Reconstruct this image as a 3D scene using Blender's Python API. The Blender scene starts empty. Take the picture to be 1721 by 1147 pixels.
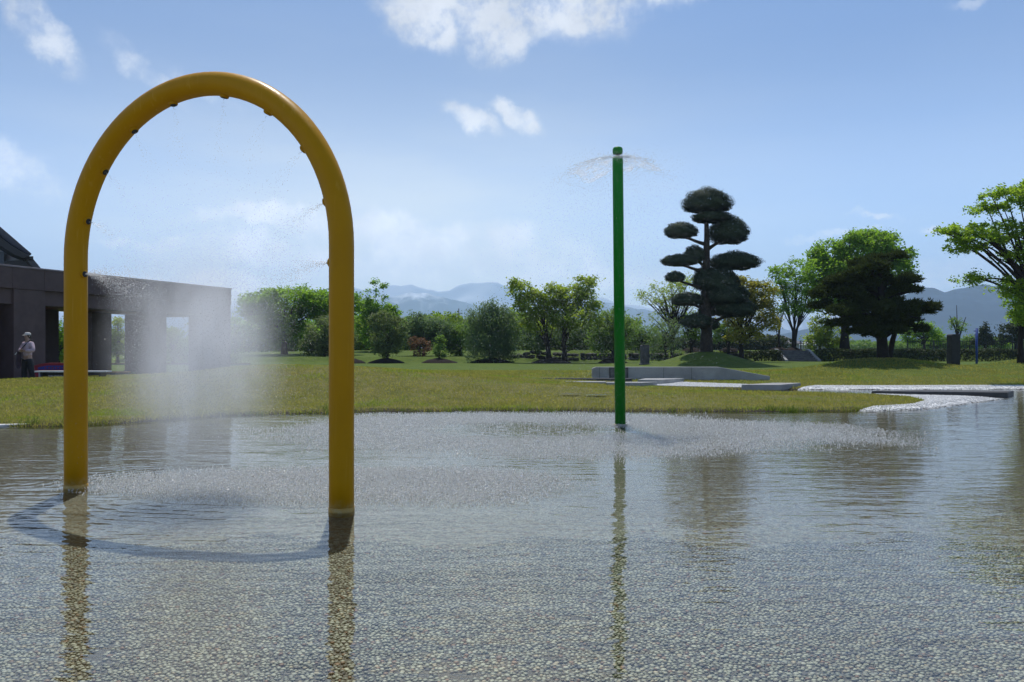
import bpy, bmesh, math, random
import numpy as np
from mathutils import Vector, Matrix

random.seed(7)
rng = np.random.default_rng(7)
sc = bpy.context.scene
COL = sc.collection
R = math.radians

# ------------------------------------------------------------------ camera
F = 1338.0          # focal length in photo pixels (1721 wide)
HC = 1.2            # eye height over the water
CX, HY = 860.5, 587.0
cam_d = bpy.data.cameras.new('camera')
cam = bpy.data.objects.new('camera', cam_d)
COL.objects.link(cam)
cam.location = (0, 0, HC)
cam.rotation_euler = (R(90), 0, 0)
cam_d.sensor_width = 36.0
cam_d.lens = F / 1721 * 36.0
cam_d.shift_y = 13.5 / 1721
cam_d.clip_start = 0.05
cam_d.clip_end = 60000
sc.camera = cam

def P(px, py, D):
    """photo pixel + distance along the view axis -> world point"""
    return Vector(((px - CX) / F * D, D, HC + (HY - py) / F * D))
def PX(px, D): return (px - CX) / F * D
def PZ(py, D): return HC + (HY - py) / F * D

# ------------------------------------------------------------------ light
SUN_AZ = R(-9)      # from +Y towards +X
SUN_EL = R(65)
sun_dir = Vector((math.sin(SUN_AZ) * math.cos(SUN_EL), math.cos(SUN_AZ) * math.cos(SUN_EL), math.sin(SUN_EL)))
sun_d = bpy.data.lights.new('sun', 'SUN')
sun_d.energy = 4.0
sun_d.angle = R(0.53)
sun_d.color = (1.0, 0.955, 0.88)
sun = bpy.data.objects.new('sun', sun_d)
COL.objects.link(sun)
sun.rotation_euler = sun_dir.to_track_quat('Z', 'Y').to_euler()

sc.view_settings.view_transform = 'Standard'
sc.view_settings.look = 'None'
sc.view_settings.exposure = 0.08
sc.view_settings.gamma = 1.0
sc.view_settings.use_curve_mapping = False
cy = sc.cycles
cy.max_bounces = 8
cy.diffuse_bounces = 3
cy.glossy_bounces = 3
cy.transmission_bounces = 4
cy.transparent_max_bounces = 24
cy.volume_bounces = 3
cy.caustics_reflective = False
cy.caustics_refractive = False
cy.sample_clamp_indirect = 6.0
cy.use_denoising = True
cy.use_adaptive_sampling = False
cy.sample_clamp_direct = 14.0
sc.render.filter_size = 1.3 if hasattr(sc.render, 'filter_size') else 1.5

# ------------------------------------------------------------------ node helpers
class NT:
    def __init__(s, tree):
        s.t = tree
        s.n = tree.nodes
        s.l = tree.links
    def new(s, typ, **kw):
        nd = s.n.new(typ)
        for k, v in kw.items():
            if k.startswith('i_'):
                key = k[2:]
                key = int(key) if key.isdigit() else key.replace('_', ' ')
                s.set(nd.inputs[key], v)
            else:
                setattr(nd, k, v)
        return nd
    def set(s, sock, v):
        if isinstance(v, bpy.types.NodeSocket):
            s.l.new(v, sock)
        else:
            sock.default_value = v
    def math(s, op, a, b=None, c=None, clamp=False):
        nd = s.n.new('ShaderNodeMath')
        nd.operation = op
        nd.use_clamp = clamp
        s.set(nd.inputs[0], a)
        if b is not None: s.set(nd.inputs[1], b)
        if c is not None: s.set(nd.inputs[2], c)
        return nd.outputs[0]
    def vmath(s, op, a, b=None):
        nd = s.n.new('ShaderNodeVectorMath')
        nd.operation = op
        s.set(nd.inputs[0], a)
        if b is not None: s.set(nd.inputs[1], b)
        return nd.outputs[0]
    def noise(s, vec, scale, detail=3, rough=0.55, dist=0.0):
        nd = s.n.new('ShaderNodeTexNoise')
        s.set(nd.inputs['Vector'], vec)
        nd.inputs['Scale'].default_value = scale
        nd.inputs['Detail'].default_value = detail
        nd.inputs['Roughness'].default_value = rough
        nd.inputs['Distortion'].default_value = dist
        return nd.outputs['Fac']
    def ramp(s, fac, stops, interp='LINEAR'):
        nd = s.n.new('ShaderNodeValToRGB')
        cr = nd.color_ramp
        cr.interpolation = interp
        while len(cr.elements) < len(stops): cr.elements.new(0.5)
        for e, (p, c) in zip(cr.elements, stops):
            e.position = p
            e.color = (c[0], c[1], c[2], 1)
        s.set(nd.inputs[0], fac)
        return nd.outputs[0]
    def mapr(s, v, a, b, c=0.0, d=1.0, smooth=True):
        nd = s.n.new('ShaderNodeMapRange')
        nd.interpolation_type = 'SMOOTHSTEP' if smooth else 'LINEAR'
        nd.clamp = True if hasattr(nd, 'clamp') else True
        s.set(nd.inputs[0], v)
        for i, x in enumerate((a, b, c, d)): s.set(nd.inputs[i + 1], x)
        return nd.outputs[0]
    def mix(s, fac, a, b, blend='MIX'):
        nd = s.n.new('ShaderNodeMix')
        nd.data_type = 'RGBA'
        nd.blend_type = blend
        s.set(nd.inputs[0], fac)
        def c4(x): return x if isinstance(x, bpy.types.NodeSocket) else (x[0], x[1], x[2], 1)
        s.set(nd.inputs[6], c4(a))
        s.set(nd.inputs[7], c4(b))
        return nd.outputs[2]
    def bump(s, h, strength=1.0, dist=1.0):
        nd = s.n.new('ShaderNodeBump')
        nd.inputs['Strength'].default_value = strength
        nd.inputs['Distance'].default_value = dist
        s.set(nd.inputs['Height'], h)
        return nd.outputs[0]

def material(name):
    m = bpy.data.materials.new(name)
    m.use_nodes = True
    m.node_tree.nodes.clear()
    return m, NT(m.node_tree)

def pbr(name, c1, c2=None, scale=4.0, rough=0.7, spec=0.4, bump=0.0, bscale=40.0, metallic=0.0, detail=4):
    m, t = material(name)
    out = t.new('ShaderNodeOutputMaterial')
    b = t.new('ShaderNodeBsdfPrincipled')
    tc = t.new('ShaderNodeTexCoord').outputs['Object']
    c2 = c2 or tuple(x * 0.8 for x in c1)
    f = t.mapr(t.noise(tc, scale, detail, 0.6), 0.3, 0.7)
    t.set(b.inputs['Base Color'], t.mix(f, c1, c2))
    t.set(b.inputs['Roughness'], t.mapr(t.noise(tc, scale * 2.3, 3), 0.3, 0.7, rough * 0.88, min(1, rough * 1.1)))
    b.inputs['Specular IOR Level'].default_value = spec
    b.inputs['Metallic'].default_value = metallic
    if bump > 0:
        t.set(b.inputs['Normal'], t.bump(t.noise(tc, bscale, 4), 1.0, bump))
    t.l.new(b.outputs[0], out.inputs[0])
    return m

# ------------------------------------------------------------------ sky
world = bpy.data.worlds.new('World')
sc.world = world
world.use_nodes = True
wt = NT(world.node_tree)
wt.n.clear()
SKY_S = 0.090
def build_sky(t):
    out = t.new('ShaderNodeOutputWorld')
    bg = t.new('ShaderNodeBackground')
    bg.inputs['Strength'].default_value = SKY_S
    sky = t.new('ShaderNodeTexSky')
    sky.sky_type = 'NISHITA'
    sky.sun_disc = False
    sky.sun_elevation = SUN_EL
    sky.sun_rotation = -SUN_AZ
    sky.altitude = 50
    sky.air_density = 1.0
    sky.dust_density = 0.9
    sky.ozone_density = 3.0
    g = t.new('ShaderNodeTexCoord').outputs['Generated']
    sep = t.new('ShaderNodeSeparateXYZ')
    t.l.new(g, sep.inputs[0])
    x, y, z = sep.outputs
    az = t.math('ARCTAN2', x, y)
    el = t.math('ARCSINE', z)
    cmb = t.new('ShaderNodeCombineXYZ')
    t.l.new(az, cmb.inputs[0]); t.l.new(el, cmb.inputs[1])
    uv = cmb.outputs[0]
    # domain warp
    n1 = t.new('ShaderNodeTexNoise'); t.l.new(g, n1.inputs['Vector'])
    n1.inputs['Scale'].default_value = 9; n1.inputs['Detail'].default_value = 6; n1.inputs['Roughness'].default_value = 0.6
    warp = t.vmath('SUBTRACT', n1.outputs['Color'], (0.5, 0.5, 0.5))
    wsc = t.new('ShaderNodeVectorMath', operation='SCALE'); t.l.new(warp, wsc.inputs[0]); wsc.inputs['Scale'].default_value = 0.115
    uvw = t.vmath('ADD', uv, wsc.outputs[0])
    fbm = t.noise(g, 26, 7, 0.62)
    # clouds: photo position, half sizes in px, tilt, density, softness
    blobs = [
        (860, 8, 255, 78, 4, 1.0), (715, 26, 105, 66, 12, 1.0), (850, 62, 90, 44, 0, .95), (985, 22, 150, 50, -14, .95), (1130, -25, 90, 40, -10, .8),
        (792, 212, 74, 28, 14, .95), (866, 187, 62, 27, 10, .9),
        (42, 46, 105, 30, 42, .72), (240, 122, 95, 28, 32, .6), (330, 140, 90, 20, 25, .4),
        (15, 272, 120, 44, 18, .5), (455, 378, 170, 28, 3, .75), (250, 405, 110, 16, 4, .5),
        (740, 425, 340, 60, 4, .78), (500, 440, 320, 44, 0, .7), (1400, 400, 90, 12, 0, .5), (1462, 366, 46, 9, 2, .55), (1572, 378, 38, 11, 2, .7),
        (1660, 450, 170, 42, -3, .6), (1640, 0, 60, 14, 0, .4), (350, 495, 420, 30, 0, .7), (960, 465, 320, 34, 0, .6),
    ]
    sep2 = t.new('ShaderNodeSeparateXYZ'); t.l.new(uvw, sep2.inputs[0])
    u, v = sep2.outputs[0], sep2.outputs[1]
    total = None
    for (px, py, a, b, rot, dens) in blobs:
        X, Z = (px - CX) / F, (HY - py) / F
        a0 = math.atan2(X, 1); e0 = math.atan2(Z, math.sqrt(1 + X * X))
        ca, sa = math.cos(R(rot)), math.sin(R(rot))
        du = t.math('SUBTRACT', u, a0); dv = t.math('SUBTRACT', v, e0)
        # tilt: positive = falls to the right
        p = t.math('SUBTRACT', t.math('MULTIPLY', du, ca * F / a), t.math('MULTIPLY', dv, sa * F / a))
        q = t.math('ADD', t.math('MULTIPLY', du, sa * F / b), t.math('MULTIPLY', dv, ca * F / b))
        d = t.math('SQRT', t.math('ADD', t.math('MULTIPLY', p, p), t.math('MULTIPLY', q, q)))
        val = t.math('MULTIPLY', t.mapr(d, 1.15, 0.25, 0, 1), dens)
        total = val if total is None else t.math('MAXIMUM', total, val)
    # elsewhere: scattered fair weather clouds, none in the framed front sector
    gen = t.mapr(t.noise(t.vmath('MULTIPLY', g, (1, 1, 2.2)), 2.4, 7, 0.6), 0.53, 0.72, 0, 0.8)
    side = t.mapr(t.math('ABSOLUTE', az), 0.75, 1.0, 0, 1)
    high = t.mapr(el, 0.50, 0.75, 0, 1)
    gen = t.math('MULTIPLY', gen, t.math('MAXIMUM', side, high))
    gen = t.math('MULTIPLY', gen, t.mapr(el, 0.02, 0.12, 0, 1))
    det = t.mapr(fbm, 0.28, 0.66, 0.35, 1.15)
    dens = t.math('MULTIPLY', total, det)
    dens = t.math('MAXIMUM', t.mapr(dens, 0.03, 0.98, 0, 0.95), gen)
    # thin veil near the horizon
    veil = t.mapr(el, 0.48, 0.06, 0.04, 0.92)
    veil = t.math('MULTIPLY', veil, t.mapr(t.math('ABSOLUTE', t.math('SUBTRACT', az, SUN_AZ)), 0.04, 0.62, 1.0, 0.34))
    veil = t.math('MULTIPLY', veil, t.mapr(t.noise(t.vmath('MULTIPLY', g, (1, 1, 5)), 3.0, 5), 0.25, 0.7, 0.72, 1.0))
    shade = t.mapr(t.noise(g, 15, 5, 0.6), 0.3, 0.7, 0.80, 1.04)
    cs = t.new('ShaderNodeVectorMath', operation='SCALE')
    cs.inputs[0].default_value = (9.8, 10.0, 10.4)
    t.set(cs.inputs['Scale'], shade)
    blue = t.vmath('MULTIPLY', sky.outputs[0], (0.64, 0.87, 1.15))
    base = t.mix(veil, blue, (8.5, 8.75, 8.25))
    glow = t.new('ShaderNodeVectorMath', operation='SCALE')
    t.l.new(base, glow.inputs[0]); t.set(glow.inputs['Scale'], t.mapr(el, 0.36, 0.05, 1.0, 1.85))
    cs2 = t.new('ShaderNodeVectorMath', operation='SCALE')
    t.l.new(cs.outputs[0], cs2.inputs[0]); t.set(cs2.inputs['Scale'], t.mapr(el, 0.36, 0.05, 1.0, 1.9))
    fin = t.mix(dens, glow.outputs[0], cs2.outputs[0])
    t.l.new(fin, bg.inputs['Color'])
    t.l.new(bg.outputs[0], out.inputs[0])
build_sky(wt)

# ------------------------------------------------------------------ mesh helpers
def tag(o, label=None, cat=None, group=None, kind=None):
    if label: o['label'] = label
    if cat: o['category'] = cat
    if group: o['group'] = group
    if kind: o['kind'] = kind
    return o

def empty(name, loc=(0, 0, 0), rz=0.0, label=None, cat=None, group=None):
    o = bpy.data.objects.new(name, None)
    COL.objects.link(o)
    o.location = loc
    o.rotation_euler = (0, 0, rz)
    o.empty_display_size = 0.2
    return tag(o, label, cat, group)

class MB:
    def __init__(s):
        s.v = []; s.f = []; s.m = []
    def add(s, verts, faces, mi=0):
        o = len(s.v)
        s.v.extend([tuple(p) for p in verts])
        s.f.extend([tuple(i + o for i in f) for f in faces])
        s.m.extend([mi] * len(faces))
        return s
    def box(s, lo, hi, mi=0, M=None):
        x0, y0, z0 = lo; x1, y1, z1 = hi
        v = [(x0, y0, z0), (x1, y0, z0), (x1, y1, z0), (x0, y1, z0), (x0, y0, z1), (x1, y0, z1), (x1, y1, z1), (x0, y1, z1)]
        if M is not None: v = [M @ Vector(p) for p in v]
        return s.add(v, [(3, 2, 1, 0), (4, 5, 6, 7), (0, 1, 5, 4), (1, 2, 6, 5), (2, 3, 7, 6), (3, 0, 4, 7)], mi)
    def prism(s, poly, z0, z1, mi=0, M=None):
        n = len(poly)
        v = [(p[0], p[1], z0) for p in poly] + [(p[0], p[1], z1) for p in poly]
        if M is not None: v = [M @ Vector(p) for p in v]
        f = [tuple(range(n))[::-1], tuple(range(n, 2 * n))] + [(i, (i + 1) % n, n + (i + 1) % n, n + i) for i in range(n)]
        return s.add(v, f, mi)
    def tube(s, pts, rad, seg=10, caps=True, mi=0):
        pts = [Vector(p) for p in pts]
        if not hasattr(rad, '__len__'): rad = [rad] * len(pts)
        ref = None; rings = []
        for i, p in enumerate(pts):
            d = (pts[min(i + 1, len(pts) - 1)] - pts[max(i - 1, 0)])
            d = d.normalized() if d.length > 1e-9 else Vector((0, 0, 1))
            if ref is None:
                ref = Vector((1, 0, 0)) if abs(d.x) < 0.8 else Vector((0, 1, 0))
            ref = (ref - d * ref.dot(d)).normalized()
            b = d.cross(ref)
            rings.append([p + (ref * math.cos(a) + b * math.sin(a)) * rad[i] for a in [2 * math.pi * k / seg for k in range(seg)]])
        v = [q for r_ in rings for q in r_]
        f = []
        for i in range(len(pts) - 1):
            for k in range(seg):
                k2 = (k + 1) % seg
                f.append((i * seg + k, i * seg + k2, (i + 1) * seg + k2, (i + 1) * seg + k))
        if caps:
            f.append(tuple(range(seg))[::-1])
            f.append(tuple((len(pts) - 1) * seg + k for k in range(seg)))
        return s.add(v, f, mi)
    def lathe(s, prof, seg=24, M=None, mi=0):
        v = []
        for (r, z) in prof:
            for k in range(seg):
                a = 2 * math.pi * k / seg
                p = Vector((r * math.cos(a), r * math.sin(a), z))
                v.append(M @ p if M is not None else p)
        f = []
        n = len(prof)
        for i in range(n - 1):
            for k in range(seg):
                k2 = (k + 1) % seg
                f.append((i * seg + k, i * seg + k2, (i + 1) * seg + k2, (i + 1) * seg + k))
        f.append(tuple(range(seg))[::-1]); f.append(tuple((n - 1) * seg + k for k in range(seg)))
        return s.add(v, f, mi)
    def ellipsoid(s, c, r, seg=12, rings=8, M=None, mi=0):
        prof = []
        v = []; f = []
        for i in range(rings + 1):
            th = math.pi * i / rings
            for k in range(seg):
                a = 2 * math.pi * k / seg
                p = Vector((c[0] + r[0] * math.sin(th) * math.cos(a), c[1] + r[1] * math.sin(th) * math.sin(a), c[2] - r[2] * math.cos(th)))
                v.append(M @ p if M is not None else p)
        for i in range(rings):
            for k in range(seg):
                k2 = (k + 1) % seg
                f.append((i * seg + k, i * seg + k2, (i + 1) * seg + k2, (i + 1) * seg + k))
        return s.add(v, f, mi)
    def build(s, name, mats, parent=None, smooth=False, bevel=0.0, loc=None):
        me = bpy.data.meshes.new(name)
        me.from_pydata(s.v, [], s.f)
        if not isinstance(mats, (list, tuple)): mats = [mats]
        for m in mats: me.materials.append(m)
        if len(mats) > 1: me.polygons.foreach_set('material_index', s.m)
        if smooth: me.polygons.foreach_set('use_smooth', [True] * len(me.polygons))
        me.validate()
        me.update()
        o = bpy.data.objects.new(name, me)
        COL.objects.link(o)
        if loc is not None: o.location = loc
        if parent is not None: o.parent = parent
        if bevel > 0:
            md = o.modifiers.new('bevel', 'BEVEL')
            md.width = bevel; md.segments = 2; md.limit_method = 'ANGLE'
        return o

def np_mesh(name, V, n_per, mat, parent=None, smooth=False, attr=None):
    """V: (N*n_per,3) array; every run of n_per verts is one polygon"""
    me = bpy.data.meshes.new(name)
    nv = len(V); nf = nv // n_per
    me.vertices.add(nv); me.vertices.foreach_set('co', np.ascontiguousarray(V, dtype=np.float32).ravel())
    me.loops.add(nv); me.loops.foreach_set('vertex_index', np.arange(nv, dtype=np.int32))
    me.polygons.add(nf)
    me.polygons.foreach_set('loop_start', np.arange(nf, dtype=np.int32) * n_per)
    me.polygons.foreach_set('loop_total', np.full(nf, n_per, dtype=np.int32))
    if smooth: me.polygons.foreach_set('use_smooth', np.ones(nf, dtype=bool))
    me.materials.append(mat)
    me.update(calc_edges=True)
    o = bpy.data.objects.new(name, me)
    COL.objects.link(o)
    if parent is not None: o.parent = parent
    return o

def np_indexed(name, V, faces, mat, parent=None, smooth=False):
    """faces: list of (M,k) int arrays"""
    me = bpy.data.meshes.new(name)
    me.vertices.add(len(V)); me.vertices.foreach_set('co', np.ascontiguousarray(V, dtype=np.float32).ravel())
    li = np.concatenate([f.ravel() for f in faces]).astype(np.int32)
    tot = np.concatenate([np.full(len(f), f.shape[1], dtype=np.int32) for f in faces])
    st = np.concatenate([[0], np.cumsum(tot)[:-1]]).astype(np.int32)
    me.loops.add(len(li)); me.loops.foreach_set('vertex_index', li)
    me.polygons.add(len(tot))
    me.polygons.foreach_set('loop_start', st); me.polygons.foreach_set('loop_total', tot)
    if smooth: me.polygons.foreach_set('use_smooth', np.ones(len(tot), dtype=bool))
    me.materials.append(mat)
    me.update(calc_edges=True)
    o = bpy.data.objects.new(name, me)
    COL.objects.link(o)
    if parent is not None: o.parent = parent
    return o

def vnoise(x, y, seed=0):
    """cheap smooth 2-D value noise in numpy, range -1..1"""
    x = np.asarray(x, float); y = np.asarray(y, float)
    xi = np.floor(x).astype(np.int64); yi = np.floor(y).astype(np.int64)
    xf = x - xi; yf = y - yi
    def h(a, b):
        n = (a * 374761393 + b * 668265263 + seed * 1442695041) & 0x7fffffff
        n = ((n ^ (n >> 13)) * 1274126177) & 0x7fffffff
        return ((n ^ (n >> 16)) & 0xffff) / 32767.5 - 1
    u = xf * xf * (3 - 2 * xf); v = yf * yf * (3 - 2 * yf)
    return (h(xi, yi) * (1 - u) + h(xi + 1, yi) * u) * (1 - v) + (h(xi, yi + 1) * (1 - u) + h(xi + 1, yi + 1) * u) * v
def fbm(x, y, oct=4, seed=0):
    s = 0; a = 1; t = 0
    for i in range(oct):
        s = s + a * vnoise(x * 2 ** i, y * 2 ** i, seed + i); t += a; a *= 0.5
    return s / t
def sstep(x, a, b):
    t = np.clip((x - a) / (b - a), 0, 1)
    return t * t * (3 - 2 * t)

# ------------------------------------------------------------------ terrain
LAND = np.array([(-400, 11.2), (-14, 11.6), (-9, 12.1), (-8, 12.3), (-6.9, 12.3), (-6.3, 12.8), (-5.2, 14.2), (-2.95, 15.1), (0, 15.4), (2.1, 15.3), (5, 15.25),
                 (7.2, 15.5), (8.6, 16.1), (10.3, 17.7), (11.7, 19.0), (11.0, 19.75), (9.8, 20.3), (8.4, 21.2), (6.4, 22.3), (5.6, 23.2),
                 (8, 23.5), (14, 23.7), (30, 23.9), (400, 24), (400, 90000), (-400, 90000)], float)
def signed(X, Y):
    P0 = LAND; P1 = np.roll(LAND, -1, axis=0)
    d2 = np.full(X.shape, 1e18); inside = np.zeros(X.shape, bool)
    for (ax, ay), (bx, by) in zip(P0, P1):
        ex, ey = bx - ax, by - ay
        t = np.clip(((X - ax) * ex + (Y - ay) * ey) / (ex * ex + ey * ey), 0, 1)
        d2 = np.minimum(d2, (X - ax - t * ex) ** 2 + (Y - ay - t * ey) ** 2)
        c = (ay > Y) != (by > Y)
        with np.errstate(divide='ignore', invalid='ignore'):
            xi = (bx - ax) * (Y - ay) / (by - ay if by != ay else 1e-9) + ax
        inside ^= c & (X < xi)
    return np.sqrt(d2) * np.where(inside, 1, -1)

BO = np.array([-17.2, 26.8]); BA = np.array([0.350, 0.9367]); BN = np.array([-0.9367, 0.350])   # pavilion: origin, along, inward
TOPI = (PX(1187, 43), 43.0)
PINE = (PX(1478, 34), 34.0)
def terrain(X, Y):
    X = np.asarray(X, float); Y = np.asarray(Y, float)
    sd = signed(X, Y) + 0.10 * fbm(X * 1.7, Y * 1.7, 3, 5) * np.clip(1 - np.abs(Y - 18) / 60, 0, 1)
    z = np.where(sd < 0, np.maximum(sd * 0.9, -0.35), 0.05 * sstep(sd, 0, 0.35) + 0.24 * sstep(sd, 0, 9))
    sx = np.where(X < -6.3, 3.3, 5.2)
    z = z + 0.50 * np.exp(-((X + 6.3) / sx) ** 2) * np.exp(-((Y - 21.5) / np.where(Y < 21.5, 3.6, 5)) ** 2) * (sd > 0) * sstep(sd, 0, 4)
    for (mx, my), h, r in ((TOPI, 0.78, 2.3), (PINE, 0.52, 2.9), ((PX(1745, 34), 34.0), 0.5, 2.6)):
        z = z + h * np.exp(-(((X - mx) ** 2 + (Y - my) ** 2) / r ** 2) ** 1.1)
    rgt = sstep(X, -1.0, 5.0)
    step = 0.36 * sstep(Y, 54.6, 55.6) + 0.42 * sstep(Y, 58, 72)
    step_r = 0.77 * sstep(Y, 59.7, 60.5)
    z = z + step * (1 - rgt) * sstep(X, -40, -12) * 1.0 + step_r * rgt + (1 - sstep(X, -40, -12)) * 0.3 * sstep(Y, 50, 70)
    z = z + 0.025 * fbm(X * 0.35, Y * 0.35, 3, 9) * sstep(sd, 0.3, 3) * np.clip(1 - Y / 400, 0, 1)
    # paved yard of the pavilion
    lx = (X - BO[0]) * BA[0] + (Y - BO[1]) * BA[1]; ln = (X - BO[0]) * BN[0] + (Y - BO[1]) * BN[1]
    dx = np.maximum(np.maximum(-30 - lx, lx - 11.2), 0); dn = np.maximum(np.maximum(-0.9 - ln, ln - 14), 0)
    w = 1 - sstep(np.hypot(dx, dn), 0.0, 2.2)
    z = z * (1 - w) + 0.10 * w
    return z
def tz(x, y): return float(terrain(np.array([x]), np.array([y]))[0])

def grid_mesh(name, xs, ys, zfun, mat, smooth=True):
    X, Y = np.meshgrid(xs, ys)
    Z = zfun(X, Y)
    V = np.stack([X.ravel(), Y.ravel(), Z.ravel()], 1)
    nx = len(xs)
    i = np.arange(len(ys) - 1)[:, None] * nx + np.arange(nx - 1)[None]
    q = np.stack([i, i + 1, i + nx + 1, i + nx], -1).reshape(-1, 4)
    return np_indexed(name, V, [q], mat, smooth=smooth)

# lawn material
def lawn_mat():
    m, t = material('lawn')
    out = t.new('ShaderNodeOutputMaterial'); b = t.new('ShaderNodeBsdfPrincipled')
    co = t.new('ShaderNodeTexCoord').outputs['Object']
    sep = t.new('ShaderNodeSeparateXYZ'); t.l.new(co, sep.inputs[0])
    n1 = t.noise(co, 0.35, 5, 0.6); n2 = t.noise(co, 2.2, 5, 0.65); n3 = t.noise(co, 26, 4, 0.7)
    dry = t.mapr(t.math('ADD', t.math('MULTIPLY', t.math('SUBTRACT', n1, 0.5), 14.0), sep.outputs[1]), 20, 34, 1, 0)
    green = t.mix(t.mapr(n2, 0.3, 0.7), (0.075, 0.125, 0.013), (0.125, 0.170, 0.024))
    olive = t.mix(t.mapr(n2, 0.28, 0.72), (0.135, 0.14, 0.032), (0.225, 0.195, 0.072))
    c = t.mix(dry, green, olive)
    c = t.mix(t.mapr(n3, 0.3, 0.75, 0.0, 0.55), c, (0.035, 0.05, 0.008))
    c = t.mix(t.mapr(t.noise(co, 5.5, 4, 0.7), 0.66, 0.74, 0, 0.7), c, (0.075, 0.058, 0.035))
    at = t.new('ShaderNodeAttribute'); at.attribute_name = 'shore'
    edge = t.math('ADD', at.outputs['Fac'], t.math('MULTIPLY', t.math('SUBTRACT', t.noise(co, 3.0, 4, 0.7), 0.5), 0.9))
    c = t.mix(t.mapr(edge, 0.42, 0.12), c, (0.05, 0.042, 0.026))
    t.l.new(c, b.inputs['Base Color'])
    b.inputs['Roughness'].default_value = 0.9; b.inputs['Specular IOR Level'].default_value = 0.15
    t.l.new(t.bump(t.noise(co, 40, 4, 0.7), 1.0, 0.03), b.inputs['Normal'])
    t.l.new(b.outputs[0], out.inputs[0])
    return m
LAWN = lawn_mat()
def geo(a, b, n): return list(np.geomspace(a, b, n))
xs = np.array(sorted([-x for x in geo(30.5, 6000, 30)] + list(np.arange(-30, 30.01, 0.25)) + geo(30.5, 6000, 30)))
ys = np.array(list(np.arange(9.0, 36, 0.2)) + list(np.arange(36, 74, 0.5)) + geo(74.5, 6000, 40))
lawn = grid_mesh('lawn', xs, ys, terrain, LAWN)
tag(lawn, kind='structure')
_c = np.empty(len(lawn.data.vertices) * 3, np.float32); lawn.data.vertices.foreach_get('co', _c); _c = _c.reshape(-1, 3)
_a = lawn.data.attributes.new('shore', 'FLOAT', 'POINT'); _a.data.foreach_set('value', signed(_c[:, 0], _c[:, 1]).astype(np.float32))

# ------------------------------------------------------------------ pool
ARCH_L = Vector((PX(127.5, 6.90), 6.90, 0)); ARCH_R = Vector((PX(574, 5.91), 5.91, 0))
ARCH_C = (ARCH_L + ARCH_R) / 2
POLE = Vector((PX(1042.5, 12.55), 12.55, 0))
PEB_STOPS = [(0.0, (0.30, 0.33, 0.32)), (0.14, (0.48, 0.52, 0.50)), (0.36, (0.62, 0.66, 0.63)), (0.56, (0.38, 0.40, 0.39)), (0.66, (0.20, 0.19, 0.19)), (0.76, (0.60, 0.55, 0.46)),
             (0.82, (0.36, 0.23, 0.18)), (0.86, (0.42, 0.45, 0.44)), (0.95, (0.12, 0.12, 0.14)), (0.975, (0.70, 0.73, 0.71))]
PEB_STOPS = [(p, (c[0] * 1.10, c[1] * 1.03, c[2] * 0.81)) for p, c in PEB_STOPS]
def pebble_mat():
    m, t = material('pebble')
    out = t.new('ShaderNodeOutputMaterial'); b = t.new('ShaderNodeBsdfPrincipled')
    g = t.new('ShaderNodeNewGeometry')
    co = t.new('ShaderNodeTexCoord').outputs['Object']
    c = t.ramp(g.outputs['Random Per Island'], PEB_STOPS, 'CONSTANT')
    oi = t.new('ShaderNodeObjectInfo')
    c = t.mix(t.mapr(t.noise(co, 90, 3), 0.3, 0.7, 0, 0.35), c, (0.2, 0.18, 0.12))
    c = t.mix(t.mapr(t.noise(co, 0.9, 4, 0.6), 0.35, 0.7, 0, 0.3), c, (0.25, 0.21, 0.12))
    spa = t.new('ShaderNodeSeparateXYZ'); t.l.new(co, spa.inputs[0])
    far_dim = t.mapr(t.math('ADD', spa.outputs[1], t.math('MULTIPLY', t.math('SUBTRACT', t.noise(co, 0.7, 4, 0.65), 0.5), 3.0)), 3.4, 7.5, 0.0, 0.5)  # dimmer far floor painted in: stones go darker and browner with distance
    c = t.mix(far_dim, c, (0.105, 0.088, 0.05))
    t.l.new(c, b.inputs['Base Color'])
    b.inputs['Roughness'].default_value = 0.55
    t.l.new(b.outputs[0], out.inputs[0])
    return m
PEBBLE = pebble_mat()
PY0, PY1, PXM = 2.45, 5.1, 4.4      # the patch whose pebbles are built
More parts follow.
